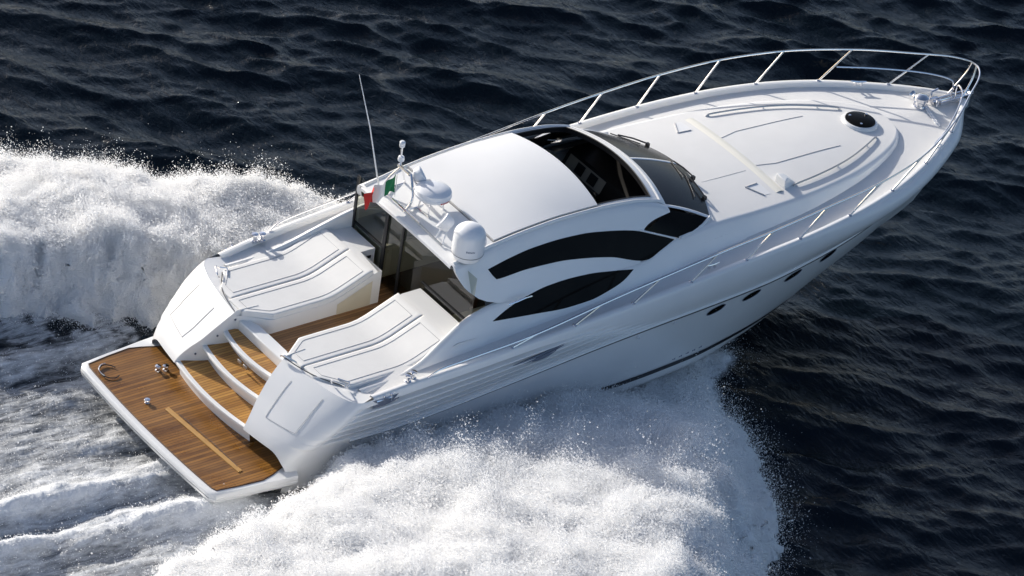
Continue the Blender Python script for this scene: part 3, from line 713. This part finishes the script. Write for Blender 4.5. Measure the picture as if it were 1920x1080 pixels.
# windlass, chain, anchor roller
b = MB(); c = (16.72, .1, float(zbs(16.72)) + .03); b.lathe([(.14, 0), (.14, .04), (.1, .06), (.1, .12), (.13, .15), (.13, .22), (.08, .26), (.001, .27)], c, n=18); b.lathe([(.07, -.05), (.1, .0), (.06, .06), (.06, .1), (.09, .14), (.001, .15)], (c[0], c[1] + .12, c[2] + .12), (0, 1, 0), 14); b.build('windlass', CHROME, yacht)
b = MB(); b.box(16.95, 17.15, .0, .16, c[2], c[2] + .1); b.tube([(17.05, .2, c[2] + .05), (17.05, .2, c[2] + .2), (17.2, .2, c[2] + .22)], .02, 7); b.tube([(17.0, -.05, c[2] + .04), (17.0, -.05, c[2] + .17)], .03, 8); b.build('chain_stopper', CHROME, yacht)
b = MB()
for k, t in enumerate(np.linspace(0, 1, 11)):
    p = np.array([16.75, -.05, c[2] + .03]) * (1 - t) + np.array([16.62, -.52, c[2]]) * t
    b.tube([p + np.array([.025 * math.cos(a) * (1 if k % 2 else .4), .04 * math.sin(a), .02 * math.cos(a) * (0 if k % 2 else 1) + .01]) for a in np.linspace(0, 2 * math.pi, 8, endpoint=False)], .012, 5, closed=True)
b.build('anchor_chain', DOME, yacht)
b = MB(); b.box(17.05, 17.85, -.09, -.06, 1.98, 2.06); b.box(17.05, 17.85, .06, .09, 1.98, 2.06); b.lathe([(.06, -.06), (.04, 0), (.06, .06)], (17.82, 0, 2.03), (0, 1, 0), 12); b.tube([(17.1, 0, 2.06), (17.9, 0, 2.02)], .028, 8); b.tube([(17.9, 0, 2.04), (17.85, 0, 1.75), (17.7, 0, 1.62)], [.03, .05, .02], 8); b.build('bow_roller', CHROME, yacht)
# portlights
for x, v in ((10.16, 1.15), (10.98, 1.145), (11.98, 1.14), (12.85, 1.12)):
    for s in (1, -1):
        u0 = (x - 1.9) / (17.5 - 1.9)
        b = MB(); g = []
        for r in (1, .93, .9, .5, .05):
            ring = []
            for a in np.linspace(0, 2 * math.pi, 28, endpoint=False):
                du, dv = .0125 * r * math.copysign(abs(math.cos(a)) ** .8, math.cos(a)) , .05 * r * math.sin(a)
                P = np.array(hull_point(u0 + du, v + dv - du * 1.2)); ring.append((P[0], s * (P[1] + (.012 if r > .92 else .004)), P[2]))
            g.append(ring)
        fr_ = MB().grid(np.array(g[:3]), cv=True).build('portlight', GREYM, yacht)
        MB().grid(np.array(g[2:]), cv=True).build('portlight_glass', DGLASS, fr_)
# small hull fittings
for x, dz in ((9.15, -.18), (8.35, -.2), (2.9, -.22)):
    b = MB(); y = kn_y(x) - .06; b.lathe([(.03, -.02), (.03, .012), (.016, .018), (.016, .0)], (x, -y, kn_z(x) + dz), (0, -1, -.1), 12); b.build('through_hull', DOME, yacht)
# radar mast, dome, antenna
mast = bpy.data.objects.new('radar_mast', None); COL.objects.link(mast); mast.parent = yacht
ZR = roof_z(5.25, .5)
b = MB()
for y in (.95, .25):
    b.tube(spline([(5.0, y, ZR - .02), (5.12, y - .02, ZR + .25), (5.22, .62 + (y - .6) * .4, ZR + .55)], 14), .022, 8)
    b.tube([(5.5, y, ZR), (5.24, .62 + (y - .6) * .4, ZR + .5)], .018, 8)
    b.tube([(5.0, y, ZR + .015), (5.5, y, ZR + .02)], .018, 8)
b.tube([(5.0, .95, ZR + .03), (5.0, -.2, ZR + .03)], .016, 8)
b.tube([(5.2, .48, ZR + .55), (5.2, .82, ZR + .55)], .035, 8)
b.tube([(5.2, .78, ZR + .55), (5.2, .80, ZR + .95)], .018, 8)
b.build('mast_frame', CHROME, mast)
b = MB(); b.lathe([(.04, 0), (.05, .02), (.05, .1), (.03, .12), (.001, .125)], (5.2, .8, ZR + .92), n=14); b.build('anchor_light', DOME, mast)
b = MB(); b.lathe([(.055, 0), (.06, .03), (.05, .08), (.001, .09)], (5.2, .78, ZR + .66), n=14); b.build('steaming_light', DOME, mast)
b = MB(); b.lathe([(.05, 0), (.08, .05), (.13, .1), (.15, .2), (.13, .22), (.03, .16)], (5.28, .52, ZR + .42), (.7, -.3, .45), 20); b.build('loudhailer', DOME, mast)
b = MB(); c = (5.42, .08, ZR + .26); b.lathe([(.1, -.02), (.24, .0), (.315, .05), (.325, .09), (.325, .105), (.318, .11), (.31, .17), (.25, .215), (.12, .235), (.001, .24)], c, (.05, 0, 1), 40); b.build('radar_dome', DOME, yacht)
b = MB()
for dx, dy in ((-.17, .14), (-.17, -.16), (.16, .12), (.16, -.16)): b.tube([(c[0] + dx, c[1] + dy, ZR - .01), (c[0] + dx * .8, c[1] + dy * .8, c[2])], .014, 7)
b.tube([(5.25, .25, ZR + .02), (5.25, -.12, ZR + .02)], .014, 7); b.box(5.34, 5.5, 0, .16, c[2] - .08, c[2] + .0); b.build('radar_bracket', CHROME, mast)
for s in (1, -1):
    for k, (w0, w1, xa, xb) in enumerate(((.40, .26, 5.5, 6.7), (.46, .34, 5.7, 6.55), (.50, .42, 5.9, 6.4))):
        L = []
        for t in np.linspace(0, 1, 14):
            x = xa + (xb - xa) * t; w = w0 + (w1 - w0) * t + .03 * math.sin(math.pi * t)
            L.append((x, s * (float(sh_y(x)) * (1 - w) + float(kn_y(x)) * w + .06 * math.sin(math.pi * w) - .004), float(sh_z(x)) * (1 - w) + float(kn_z(x)) * w))
        MB().tube(L, .022 * np.sin(np.linspace(.15, math.pi - .15, 14)), 6).build('intake_slot', GREYM, yacht)
def satdome(name, cx_, cy_, r, h):
    z = roof_z(cx_, cy_) - .01
    b = MB(); prof = [(r * .8, 0), (r * .86, .02), (r * .88, .05), (r * .93, .07), (r, .12)] + [(r * (1.0 - .0 * t), .12 + (h - .12 - r * .8) * t) for t in (.5, 1)]
    prof += [(r * math.cos(a), h - r * .8 + r * .8 * math.sin(a)) for a in np.linspace(.15, math.pi / 2, 12)]
    b.lathe(prof, (cx_, cy_, z), (0, 0, 1), 40); return b.build(name, DOME, yacht), z
b = MB(); b.tube([(5.0, .3, ZR + .02), (5.0, -.85, ZR - .02)], .014, 7); b.tube([(5.42, .3, ZR + .03), (5.42, -.7, ZR)], .012, 7); b.build('mast_track', STEELD, mast)
b = MB(); b.lathe([(.001, -.1), (.1, -.1), (.13, -.06), (.14, .05), (.15, .06), (.15, .09), (.12, .1), (.1, .06), (.001, .05)], (5.14, -.72, ZR + .30), (-.35, .45, .35), 20)
for dy in (-.1, .1): b.tube([(5.02, -.74 + dy, ZR - .02), (5.14, -.72 + dy * .6, ZR + .26)], .014, 7)
b.build('searchlight', DOME, mast)
sd_, z_ = satdome('satellite_dome', 5.2, -1.30, .275, .66)
b = MB(); b.lathe([(.279, .115), (.282, .122), (.279, .129)], (5.2, -1.30, z_), n=40); b.build('dome_joint', SEAMG, sd_)
b = MB()
for k in range(6):
    a = rad(228 + k * 5.5); x, y = 5.2 + .278 * math.cos(a), -1.30 + .278 * math.sin(a)
    h = (.035, .025, .03, .025, .03, .022)[k]; tx, ty = -math.sin(a) * .01, math.cos(a) * .01
    b.add([(x - tx, y - ty, z_ + .25), (x + tx, y + ty, z_ + .25), (x + tx, y + ty, z_ + .25 + h), (x - tx, y - ty, z_ + .25 + h)], [(0, 1, 2, 3)])
b.build('dome_lettering', LOGO, sd_)
b = MB()
for k in range(6):
    a = rad(262 + k * 6); x, y = c[0] + .327 * math.cos(a), c[1] + .327 * math.sin(a); tx, ty = -math.sin(a) * .012, math.cos(a) * .012
    b.add([(x - tx, y - ty, c[2] + .05), (x + tx, y + ty, c[2] + .05), (x + tx, y + ty, c[2] + .08), (x - tx, y - ty, c[2] + .08)], [(0, 1, 2, 3)])
b.build('radar_lettering', REDL, bpy.data.objects['radar_dome'])
b = MB(); zb0 = roof_z(5.08, 1.12); b.lathe([(.03, -.01), (.03, .03), (.018, .05), (.018, .22), (.012, .24)], (5.08, 1.12, zb0), (-.28, 0, 1), 10)
b.tube([(5.08 - .06, 1.12, zb0 + .2), (4.72, 1.13, zb0 + 1.3), (4.36, 1.15, zb0 + 2.42)], [.013, .011, .006], 6); b.build('whip_antenna', DOME, yacht)
# ensign: hangs from its own staff on the mast
flag = bpy.data.objects.new('flag', None); COL.objects.link(flag)
flag['label'] = 'small green, white and red ensign streaming from the radar mast'; flag['category'] = 'flag'
flag.location = b2w((5.06, .66, ZR + .12)); flag.rotation_euler = (0, -TRIM, 0)
def fl(t, q):
    w = .06 * t ** .7
    return (-.60 * t, .05 * t + 1.05 * w * math.sin(11 * t + 1.6 * q) + .03 * math.sin(19 * t + 2 * q), .33 * q * (1 - .12 * t) - .17 * t * t - .05 * t + .03 * math.sin(8 * t + q))
for nm, a, c, m in (('green_band', 0, .345, GRNM), ('white_band', .345, .655, WHTM), ('red_band', .655, 1, REDM)):
    MB().grid(np.array([[fl(t, q) for q in np.linspace(0, 1, 9)] for t in np.linspace(a, c, 12)])).build(nm, m, flag)
MB().tube([(.012, 0, -.08), (.012, 0, .38)], .01, 6).build('flag_staff', CHROME, flag)
# hull seams: hatch outlines on the transom wings
def wing_pt(z, t, s=1, d=.005):
    q = wing_at(z, t); return (q[0] - d, s * q[1], q[2] + d * .6)
for s in (1, -1):
    b = MB(); b.tube([wing_pt(*p, s) for p in [(1.12, .47)] + [(1.12 - .5 * k, .47 - .02 * k) for k in np.linspace(.12, 1, 8)] + [(.62 - .02 * k, .45 - .33 * k) for k in np.linspace(.1, 1, 8)] + [(.6 + .5 * k, .12 + .03 * k) for k in np.linspace(.1, 1, 8)]], 0.004, 5)
    b.build('wing_hatch_seam', PALE, yacht)
# registration marks by the boot stripe (too small to read in the photograph)
b = MB()
for k in range(5):
    P = hull_point((9.95 + .15 * k - 2) / 15.5, 1.77 - .006 * k); x, y, z = P
    for dx, h in ((0, .055), (.04, .035)): b.box(x + dx, x + dx + .022, -(y + .006), -(y - .004), z, z + h)
b.build('hull_lettering', LOGO, yacht)

# ------------------------------------------------------------------ the sea
def axis(lo, hi, step, far):
    fine = np.arange(lo, hi + 1e-6, step); out = []; d = step
    a, b_ = [], []
    while d < far: d *= 1.5; a.append(d)
    c = np.cumsum(a)
    return np.r_[lo - c[::-1], fine, hi + c]
GX, GY = axis(-13, 33, .075, 1500), axis(-16, 23, .075, 1500)
X, Y = np.meshgrid(GX, GY, indexing='ij')
fade = sstep(-60, -13, X) * (1 - sstep(33, 80, X)) * sstep(-60, -16, Y) * (1 - sstep(23, 70, Y))
def noise2(x, y, seed, octs=5, f=1.0, gain=.55):
    """smooth value noise"""
    out = np.zeros_like(x); amp = 1; tot = 0
    for o in range(octs):
        r = np.random.default_rng(seed * 131 + o).random((256, 256))
        u, v = x * f + 37.7 * o, y * f + 91.3 * o; i, j = np.floor(u).astype(int), np.floor(v).astype(int); a, b_ = u - i, v - j
        a = a * a * (3 - 2 * a); b_ = b_ * b_ * (3 - 2 * b_); g = lambda p, q: r[p & 255, q & 255]
        out += amp * ((g(i, j) * (1 - a) + g(i + 1, j) * a) * (1 - b_) + (g(i, j + 1) * (1 - a) + g(i + 1, j + 1) * a) * b_)
        tot += amp; amp *= gain; f *= 2.03
    return out / tot
wr = np.random.default_rng(21)
WAVES = []
for k in range(80):
    L = .26 * (5.5 / .26) ** (wr.random() ** 1.1)
    th = math.atan2(.80, .60) + wr.normal() * .40
    WAVES.append((L, th, wr.random() * 6.28, .0098 * L ** .9 * (1 - .45 * sstep(1.6, 4.5, L)) * (.6 + .8 * wr.random())))
Z = np.zeros_like(X); DX = np.zeros_like(X); DY = np.zeros_like(X)
wx, wy = X + .6 * noise2(X, Y, 3, 2, .25), Y + .6 * noise2(X, Y, 4, 2, .25)
grp = .12 + 1.55 * noise2(X, Y, 9, 3, .13)
for L, th, ph, A in WAVES:
    k = 2 * math.pi / L; c, s_ = math.cos(th), math.sin(th); p = k * (c * wx + s_ * wy) + ph
    g = grp if L < 2.2 else .55
    Z += A * g * np.cos(p); DX -= A * .95 * g * c * np.sin(p); DY -= A * .95 * g * s_ * np.sin(p)
S = np.abs(Y)
# wake: hollow behind the transom, ridges along both sides of it
astern = 1 - sstep(.2, 2.2, X)
wake = (1 - sstep(2.6, 3.8, S + .12 * X)) * astern
calm = 1 - .75 * wake
Z *= calm * fade; DX *= calm * fade; DY *= calm * fade
wn1 = noise2(X * .45 + 3, Y * 1.9, 11, 5, 1.0); wn2 = noise2(X * 1.6, Y * 2.6, 12, 5, 1.1)
ridge = .36 * np.exp(-((Y + .62 - .02 * X + .25 * (noise2(X * .7, Y, 13, 2, .8) - .5)) / .34) ** 2) + .30 * np.exp(-((Y + 1.85 + .04 * X) / .36) ** 2) + .13 * np.exp(-((Y - 3.1) / .35) ** 2)
wz = wake * (-.12 + ridge * (.5 + wn2) + .26 * (wn1 - .5) + .10 * (wn2 - .5))
Z += wz
# water piled along the chines
foam = np.clip(wake * (0.46 + 1.6 * ridge * (.5 + wn1) + .55 * (wn1 - .5) + .1 * (wn2 - .5)), 0, 1)

# ------------------------------------------------------------------ spray: heights over the water
def seg(P): return cv(*zip(*P))
xfS = seg([(1.0, 12.4), (2, 11.2), (2.7, 10.5), (3.8, 10.1), (4.9, 9.6), (6.2, 8.75), (7.1, 7.9), (8.5, 6.6), (12, 2.5)])
inS = seg([(-9, 6.0), (-4, 4.4), (-1.6, 3.5), (0, 2.95), (1, 2.65), (1.6, 2.3), (2.4, 1.75), (4, 1.6), (13, .5)])
xfP = seg([(1.5, 10.5), (2.5, 9.4), (3.5, 8.3), (4.7, 7.0), (5.5, 6.1), (6.2, 5.2), (7, 4.4), (8, 3.2), (9.5, 1.4), (12, -3)])
inP = seg([(-9, 6.6), (-4, 5.6), (-2, 4.95), (0, 4.15), (1.2, 3.55), (2.7, 2.9), (4, 2.2), (5, 1.6), (13, 1)])
def spray_h(x, s, port):
    xf, si = (xfP, inP) if port else (xfS, inS)
    sd_ = 50 if port else 60
    n0 = noise2(x, s, sd_ + 1, 3, .55); n1 = noise2(x, s, sd_ + 2, 5, 1.5, .6); n2 = noise2(x, s, sd_ + 3, 5, 3.7, .62)
    d1 = xf(s) - x + 1.1 * (n1 - .5) + .5 * (n2 - .5); d2 = s - si(x) + (1.2 if port else .8) * (n1 - .5) + .4 * (n2 - .5)
    hs_ = seg([(0, .5), (2.0, .8), (2.8, 1.0), (4.0, 1.35), (6, 1.85), (8, 2.15), (10, 2.1), (14, 1.5)])(s) if not port else seg([(0, .8), (2.5, 1.0), (4, 1.1), (5, 1.2), (6, 1.12), (7.2, .88), (8.2, .55), (9.4, .15), (12, 0)])(s)
    hs_ = hs_ * (1 - (0 if port else .7) * sstep(6.8, 9.2, x) * (1 - sstep(2.5, 4.0, s)))
    outer = 1 - sstep(8.2, 10.5, s + 1.5 * (n1 - .5)) if port else 1
    env = sstep(0, 2.6 if not port else 2.0, d1) ** .6 * sstep(0, 1, d2 / (1.2 if port else 1.0)) * outer
    env *= (1 - .5 * sstep(-1, -9, x))
    h = hs_ * env * (.84 + .32 * n0) + env ** .5 * (.24 * (n1 - .5) + .13 * (n2 - .5))
    return np.where((d1 > 0) & (d2 > 0), np.maximum(h, 0), 0), env
foamS, eS = spray_h(X, -Y, False); foamP, eP = spray_h(X, Y, True)
near = np.where(Y < 0, eS, eP)
fr_n = noise2(X, Y, 31, 5, 1.3, .6)
foam = np.clip(foam + 1.2 * sstep(.0, .35, near), 0, 1)
# thin foam lace where the spray has fallen back
lace = sstep(.50, .62, fr_n) * (np.where(Y > 0, sstep(1.5, 0, np.abs(S - inP(X))) * (1 - sstep(3, 6, X)), sstep(1.0, 0, np.abs(S - inS(X))) * (1 - sstep(1, 4, X))))
foam = np.clip(foam + .55 * lace, 0, 1)
V = np.stack([X + DX, Y + DY, Z], -1).reshape(-1, 3)
def big_mesh(name, V, n, k, m, keep=None):
    i = np.arange(n * k).reshape(n, k); Q = np.stack([i[:-1, :-1], i[1:, :-1], i[1:, 1:], i[:-1, 1:]], -1).reshape(-1, 4)
    if keep is not None:
        Q = Q[keep[Q].any(1)]; used = np.unique(Q); remap = -np.ones(n * k, int); remap[used] = np.arange(len(used)); Q = remap[Q]; V = V[used]
    me = bpy.data.meshes.new(name); me.vertices.add(len(V)); me.vertices.foreach_set('co', V.astype(np.float32).ravel())
    me.loops.add(Q.size); me.loops.foreach_set('vertex_index', Q.ravel().astype(np.int32))
    me.polygons.add(len(Q)); me.polygons.foreach_set('loop_start', (np.arange(len(Q)) * 4).astype(np.int32))
    me.update(calc_edges=True); me.polygons.foreach_set('use_smooth', np.ones(len(Q), bool)); me.validate()
    return link(name, me, None, m), (used if keep is not None else None)
def water_mat():
    m = bpy.data.materials.new('sea_water'); m.use_nodes = True
    n, l = m.node_tree.nodes, m.node_tree.links; b = n['Principled BSDF']
    b.inputs['IOR'].default_value = 1.33; b.inputs['Roughness'].default_value = .09; b.inputs['Specular IOR Level'].default_value = .27
    at = n.new('ShaderNodeAttribute'); at.attribute_name = 'foam'
    tc = n.new('ShaderNodeTexCoord')
    mp = n.new('ShaderNodeMapping'); mp.inputs['Rotation'].default_value = (0, 0, -math.atan2(.8, .6)); mp.inputs['Scale'].default_value = (1.0, .42, 1)
    l.new(tc.outputs['Object'], mp.inputs[0])
    t1 = n.new('ShaderNodeTexNoise'); t1.inputs['Scale'].default_value = 9.5; t1.inputs['Detail'].default_value = 5; t1.inputs['Roughness'].default_value = .55; t1.inputs['Distortion'].default_value = .5
    l.new(mp.outputs[0], t1.inputs['Vector'])
    bp = n.new('ShaderNodeBump'); bp.inputs['Strength'].default_value = .62; bp.inputs['Distance'].default_value = .06
    l.new(t1.outputs['Fac'], bp.inputs['Height'])
    # foam broken up by streaky noise
    m2 = n.new('ShaderNodeMapping'); m2.inputs['Scale'].default_value = (.9, 4.0, 1); l.new(tc.outputs['Object'], m2.inputs[0])
    t2 = n.new('ShaderNodeTexNoise'); t2.inputs['Scale'].default_value = 2.4; t2.inputs['Detail'].default_value = 10; t2.inputs['Roughness'].default_value = .72
    l.new(m2.outputs[0], t2.inputs['Vector'])
    a1 = n.new('ShaderNodeMath'); a1.operation = 'MULTIPLY_ADD'; a1.inputs[1].default_value = 1.5; a1.inputs[2].default_value = -.75; l.new(t2.outputs['Fac'], a1.inputs[0])
    a2 = n.new('ShaderNodeMath'); a2.operation = 'ADD'; l.new(a1.outputs[0], a2.inputs[0]); l.new(at.outputs['Fac'], a2.inputs[1])
    cr = n.new('ShaderNodeMapRange'); cr.inputs['From Min'].default_value = .02; cr.inputs['From Max'].default_value = 1.0; cr.interpolation_type = 'SMOOTHSTEP'
    l.new(a2.outputs[0], cr.inputs['Value'])
    gt = n.new('ShaderNodeMath'); gt.operation = 'MULTIPLY'; l.new(cr.outputs[0], gt.inputs[0])
    g2 = n.new('ShaderNodeMath'); g2.operation = 'GREATER_THAN'; g2.inputs[1].default_value = .002; l.new(at.outputs['Fac'], g2.inputs[0]); l.new(g2.outputs[0], gt.inputs[1])
    mx = n.new('ShaderNodeMix'); mx.data_type = 'RGBA'; mx.inputs['A'].default_value = (.0028, .0068, .0115, 1); mx.inputs['B'].default_value = (.80, .82, .84, 1)
    l.new(gt.outputs[0], mx.inputs['Factor']); l.new(mx.outputs['Result'], b.inputs['Base Color'])
    rr = n.new('ShaderNodeMapRange'); rr.inputs['To Min'].default_value = .09; rr.inputs['To Max'].default_value = .7; l.new(gt.outputs[0], rr.inputs['Value']); l.new(rr.outputs[0], b.inputs['Roughness'])
    b2 = n.new('ShaderNodeBump'); b2.inputs['Strength'].default_value = .35; b2.inputs['Distance'].default_value = .08
    mb = n.new('ShaderNodeMath'); mb.operation = 'MULTIPLY'; l.new(t2.outputs['Fac'], mb.inputs[0]); l.new(at.outputs['Fac'], mb.inputs[1]); l.new(mb.outputs[0], b2.inputs['Height'])
    l.new(bp.outputs[0], b2.inputs['Normal']); l.new(b2.outputs[0], b.inputs['Normal'])
    return m
sea, _ = big_mesh('sea', V, len(GX), len(GY), water_mat())
sea['kind'] = 'structure'
sea.data.attributes.new('foam', 'FLOAT', 'POINT').data.foreach_set('value', foam.astype(np.float32).ravel())

def foam_mat(name, tr=.45):
    m = bpy.data.materials.new(name); m.use_nodes = True
    n, l = m.node_tree.nodes, m.node_tree.links; n.clear()
    o = n.new('ShaderNodeOutputMaterial'); mx = n.new('ShaderNodeMixShader'); mx.inputs[0].default_value = tr
    d = n.new('ShaderNodeBsdfDiffuse'); d.inputs['Color'].default_value = (.92, .924, .928, 1)
    t = n.new('ShaderNodeBsdfTranslucent'); t.inputs['Color'].default_value = (.92, .924, .928, 1)
    l.new(d.outputs[0], mx.inputs[1]); l.new(t.outputs[0], mx.inputs[2]); l.new(mx.outputs[0], o.inputs['Surface'])
    return m
FOAM, DROP = foam_mat('foam_body', .2), foam_mat('water_drops', .5)
def points_group(m):
    g = bpy.data.node_groups.new('drops', 'GeometryNodeTree')
    g.interface.new_socket('Geometry', in_out='INPUT', socket_type='NodeSocketGeometry'); g.interface.new_socket('Geometry', in_out='OUTPUT', socket_type='NodeSocketGeometry')
    i, o = g.nodes.new('NodeGroupInput'), g.nodes.new('NodeGroupOutput')
    mp = g.nodes.new('GeometryNodeMeshToPoints'); na = g.nodes.new('GeometryNodeInputNamedAttribute'); na.data_type = 'FLOAT'; na.inputs['Name'].default_value = 'r'
    sm = g.nodes.new('GeometryNodeSetMaterial'); sm.inputs['Material'].default_value = m
    g.links.new(i.outputs[0], mp.inputs['Mesh']); g.links.new(na.outputs['Attribute'], mp.inputs['Radius'])
    g.links.new(mp.outputs[0], sm.inputs['Geometry']); g.links.new(sm.outputs[0], o.inputs[0])
    return g
PG = points_group(DROP)
def drops(name, P, r, label):
    me = bpy.data.meshes.new(name); me.vertices.add(len(P)); me.vertices.foreach_set('co', P.astype(np.float32).ravel())
    me.attributes.new('r', 'FLOAT', 'POINT').data.foreach_set('value', r.astype(np.float32))
    o = link(name, me, None, DROP); md = o.modifiers.new('drops', 'NODES'); md.node_group = PG
    o['kind'] = 'stuff'; o['label'] = label; o['category'] = 'spray'
    return o
def make_spray(port):
    sg = 1 if port else -1
    gx = np.arange(-9, 12.8, .05); gs = np.arange(1.2, 12.5, .05)
    A, B = np.meshgrid(gx, gs, indexing='ij')
    h, e = spray_h(A, B, port)
    fine = noise2(A, B, 77 + port, 4, 7.5, .65)
    h2 = np.where(h > 0, np.maximum(h + e ** .5 * .13 * (fine - .55), 0), 0)
    keep = (h2 > .07).ravel()
    jx = .22 * (noise2(A, B, 5, 3, 4) - .5) + .16 * (noise2(A, B, 15, 2, 11) - .5); jy = .30 * (noise2(A, B + h2, 6, 3, 4) - .5) + .22 * (noise2(A + 9, B * 1.3, 16, 2, 11) - .5)
    Vv = np.stack([A + jx, sg * (B + jy), np.where(h2 > .07, h2, -.15) - .04], -1).reshape(-1, 3)
    o, _ = big_mesh('spray_sheet', Vv, len(gx), len(gs), FOAM, keep)
    o['kind'] = 'stuff'; o['category'] = 'spray'
    o['label'] = 'white spray sheet thrown up along the %s side of the yacht' % ('far port' if port else 'near starboard')
    # drops: coarse ones near the sheet, and a haze of very fine ones further off it
    pr = np.clip(h, 0, 1) ** .5 * (e > .002); pr = pr.ravel() / pr.sum(); Ps, Rs = [], []
    for N, r0, off, spread, es in ((300000, .0074, .04, .02, .14), (1400000, .0043, .06, .05, .26)):
        ii = rng.choice(len(pr), N, p=pr); x = A.ravel()[ii] + rng.uniform(-.03, .03, N); s_ = B.ravel()[ii] + rng.uniform(-.03, .03, N)
        hh = h2.ravel()[ii]; edge = 1 - sstep(.0, .8, np.clip(e.ravel()[ii], 0, 1))
        jet = noise2(x, s_, 88 + port, 4, 2.3, .6)
        up = (off + .08 * edge + .16 * sstep(.5, .8, jet)) * (.6 if port else .9) * rng.exponential(1, N)
        z = hh * (1 - .25 * edge * rng.random(N)) + up - .03
        x = x + rng.normal(0, 1, N) * (spread + es * edge); s_ = s_ + rng.normal(0, 1, N) * (spread + es * edge)
        astern_ = (x < 2.6) & (x > -1.4)
        z = np.where(astern_, np.minimum(z, hh + .06 + .3 * np.maximum(s_ - 3.2, 0)), z)
        ok = ~((s_ < np.where(x < 2.2, inS(x) + .2 if not port else 2.5, 0)) & (x > -.8))
        r = np.clip(np.exp(rng.normal(math.log(r0), .4, N)) * (1 - .25 * edge), .002, .017)
        Ps.append(np.stack([x, sg * s_, z], -1)[ok]); Rs.append(r[ok])
    # foam clinging to the sheet itself, thickest on its steep faces
    gx_, gy_ = np.gradient(h2, .05); pw = ((h2 > .07) * np.sqrt(1 + 2 * gx_ ** 2 + 2 * gy_ ** 2)).ravel(); pw /= pw.sum(); N = 520000
    ii = rng.choice(len(pw), N, p=pw); sl_ = np.minimum(np.hypot(gx_, gy_), 12).ravel()[ii]
    x = (A + jx).ravel()[ii] + rng.normal(0, .035, N); s_ = (B + jy).ravel()[ii] + rng.normal(0, .035, N)
    z = np.maximum(h2.ravel()[ii] - .04 - rng.random(N) * .06 * sl_, -.05) + np.abs(rng.normal(0, .035, N))
    Ps.append(np.stack([x, sg * s_, z], -1)); Rs.append(np.clip(np.exp(rng.normal(math.log(.0058), .5, N)), .002, .016))
    drops('spray_drops', np.concatenate(Ps), np.concatenate(Rs), 'cloud of fine water drops over the %s spray' % ('far port' if port else 'near starboard'))
make_spray(True); make_spray(False)
# drops skipping over the wake
N = 45000
fw = (foam * wake).ravel() ** 1.5; fw[~np.isfinite(fw)] = 0; fw /= fw.sum()
ii = rng.choice(fw.size, N, p=fw); x = X.ravel()[ii] + rng.uniform(-.05, .05, N); y = Y.ravel()[ii] + rng.uniform(-.05, .05, N)
z = Z.ravel()[ii] + rng.exponential(.035, N) 
drops('wake_drops', np.stack([x, y, z], -1), np.exp(rng.normal(math.log(.0052), .35, N)), 'fine drops skipping over the wake behind the stern platform')
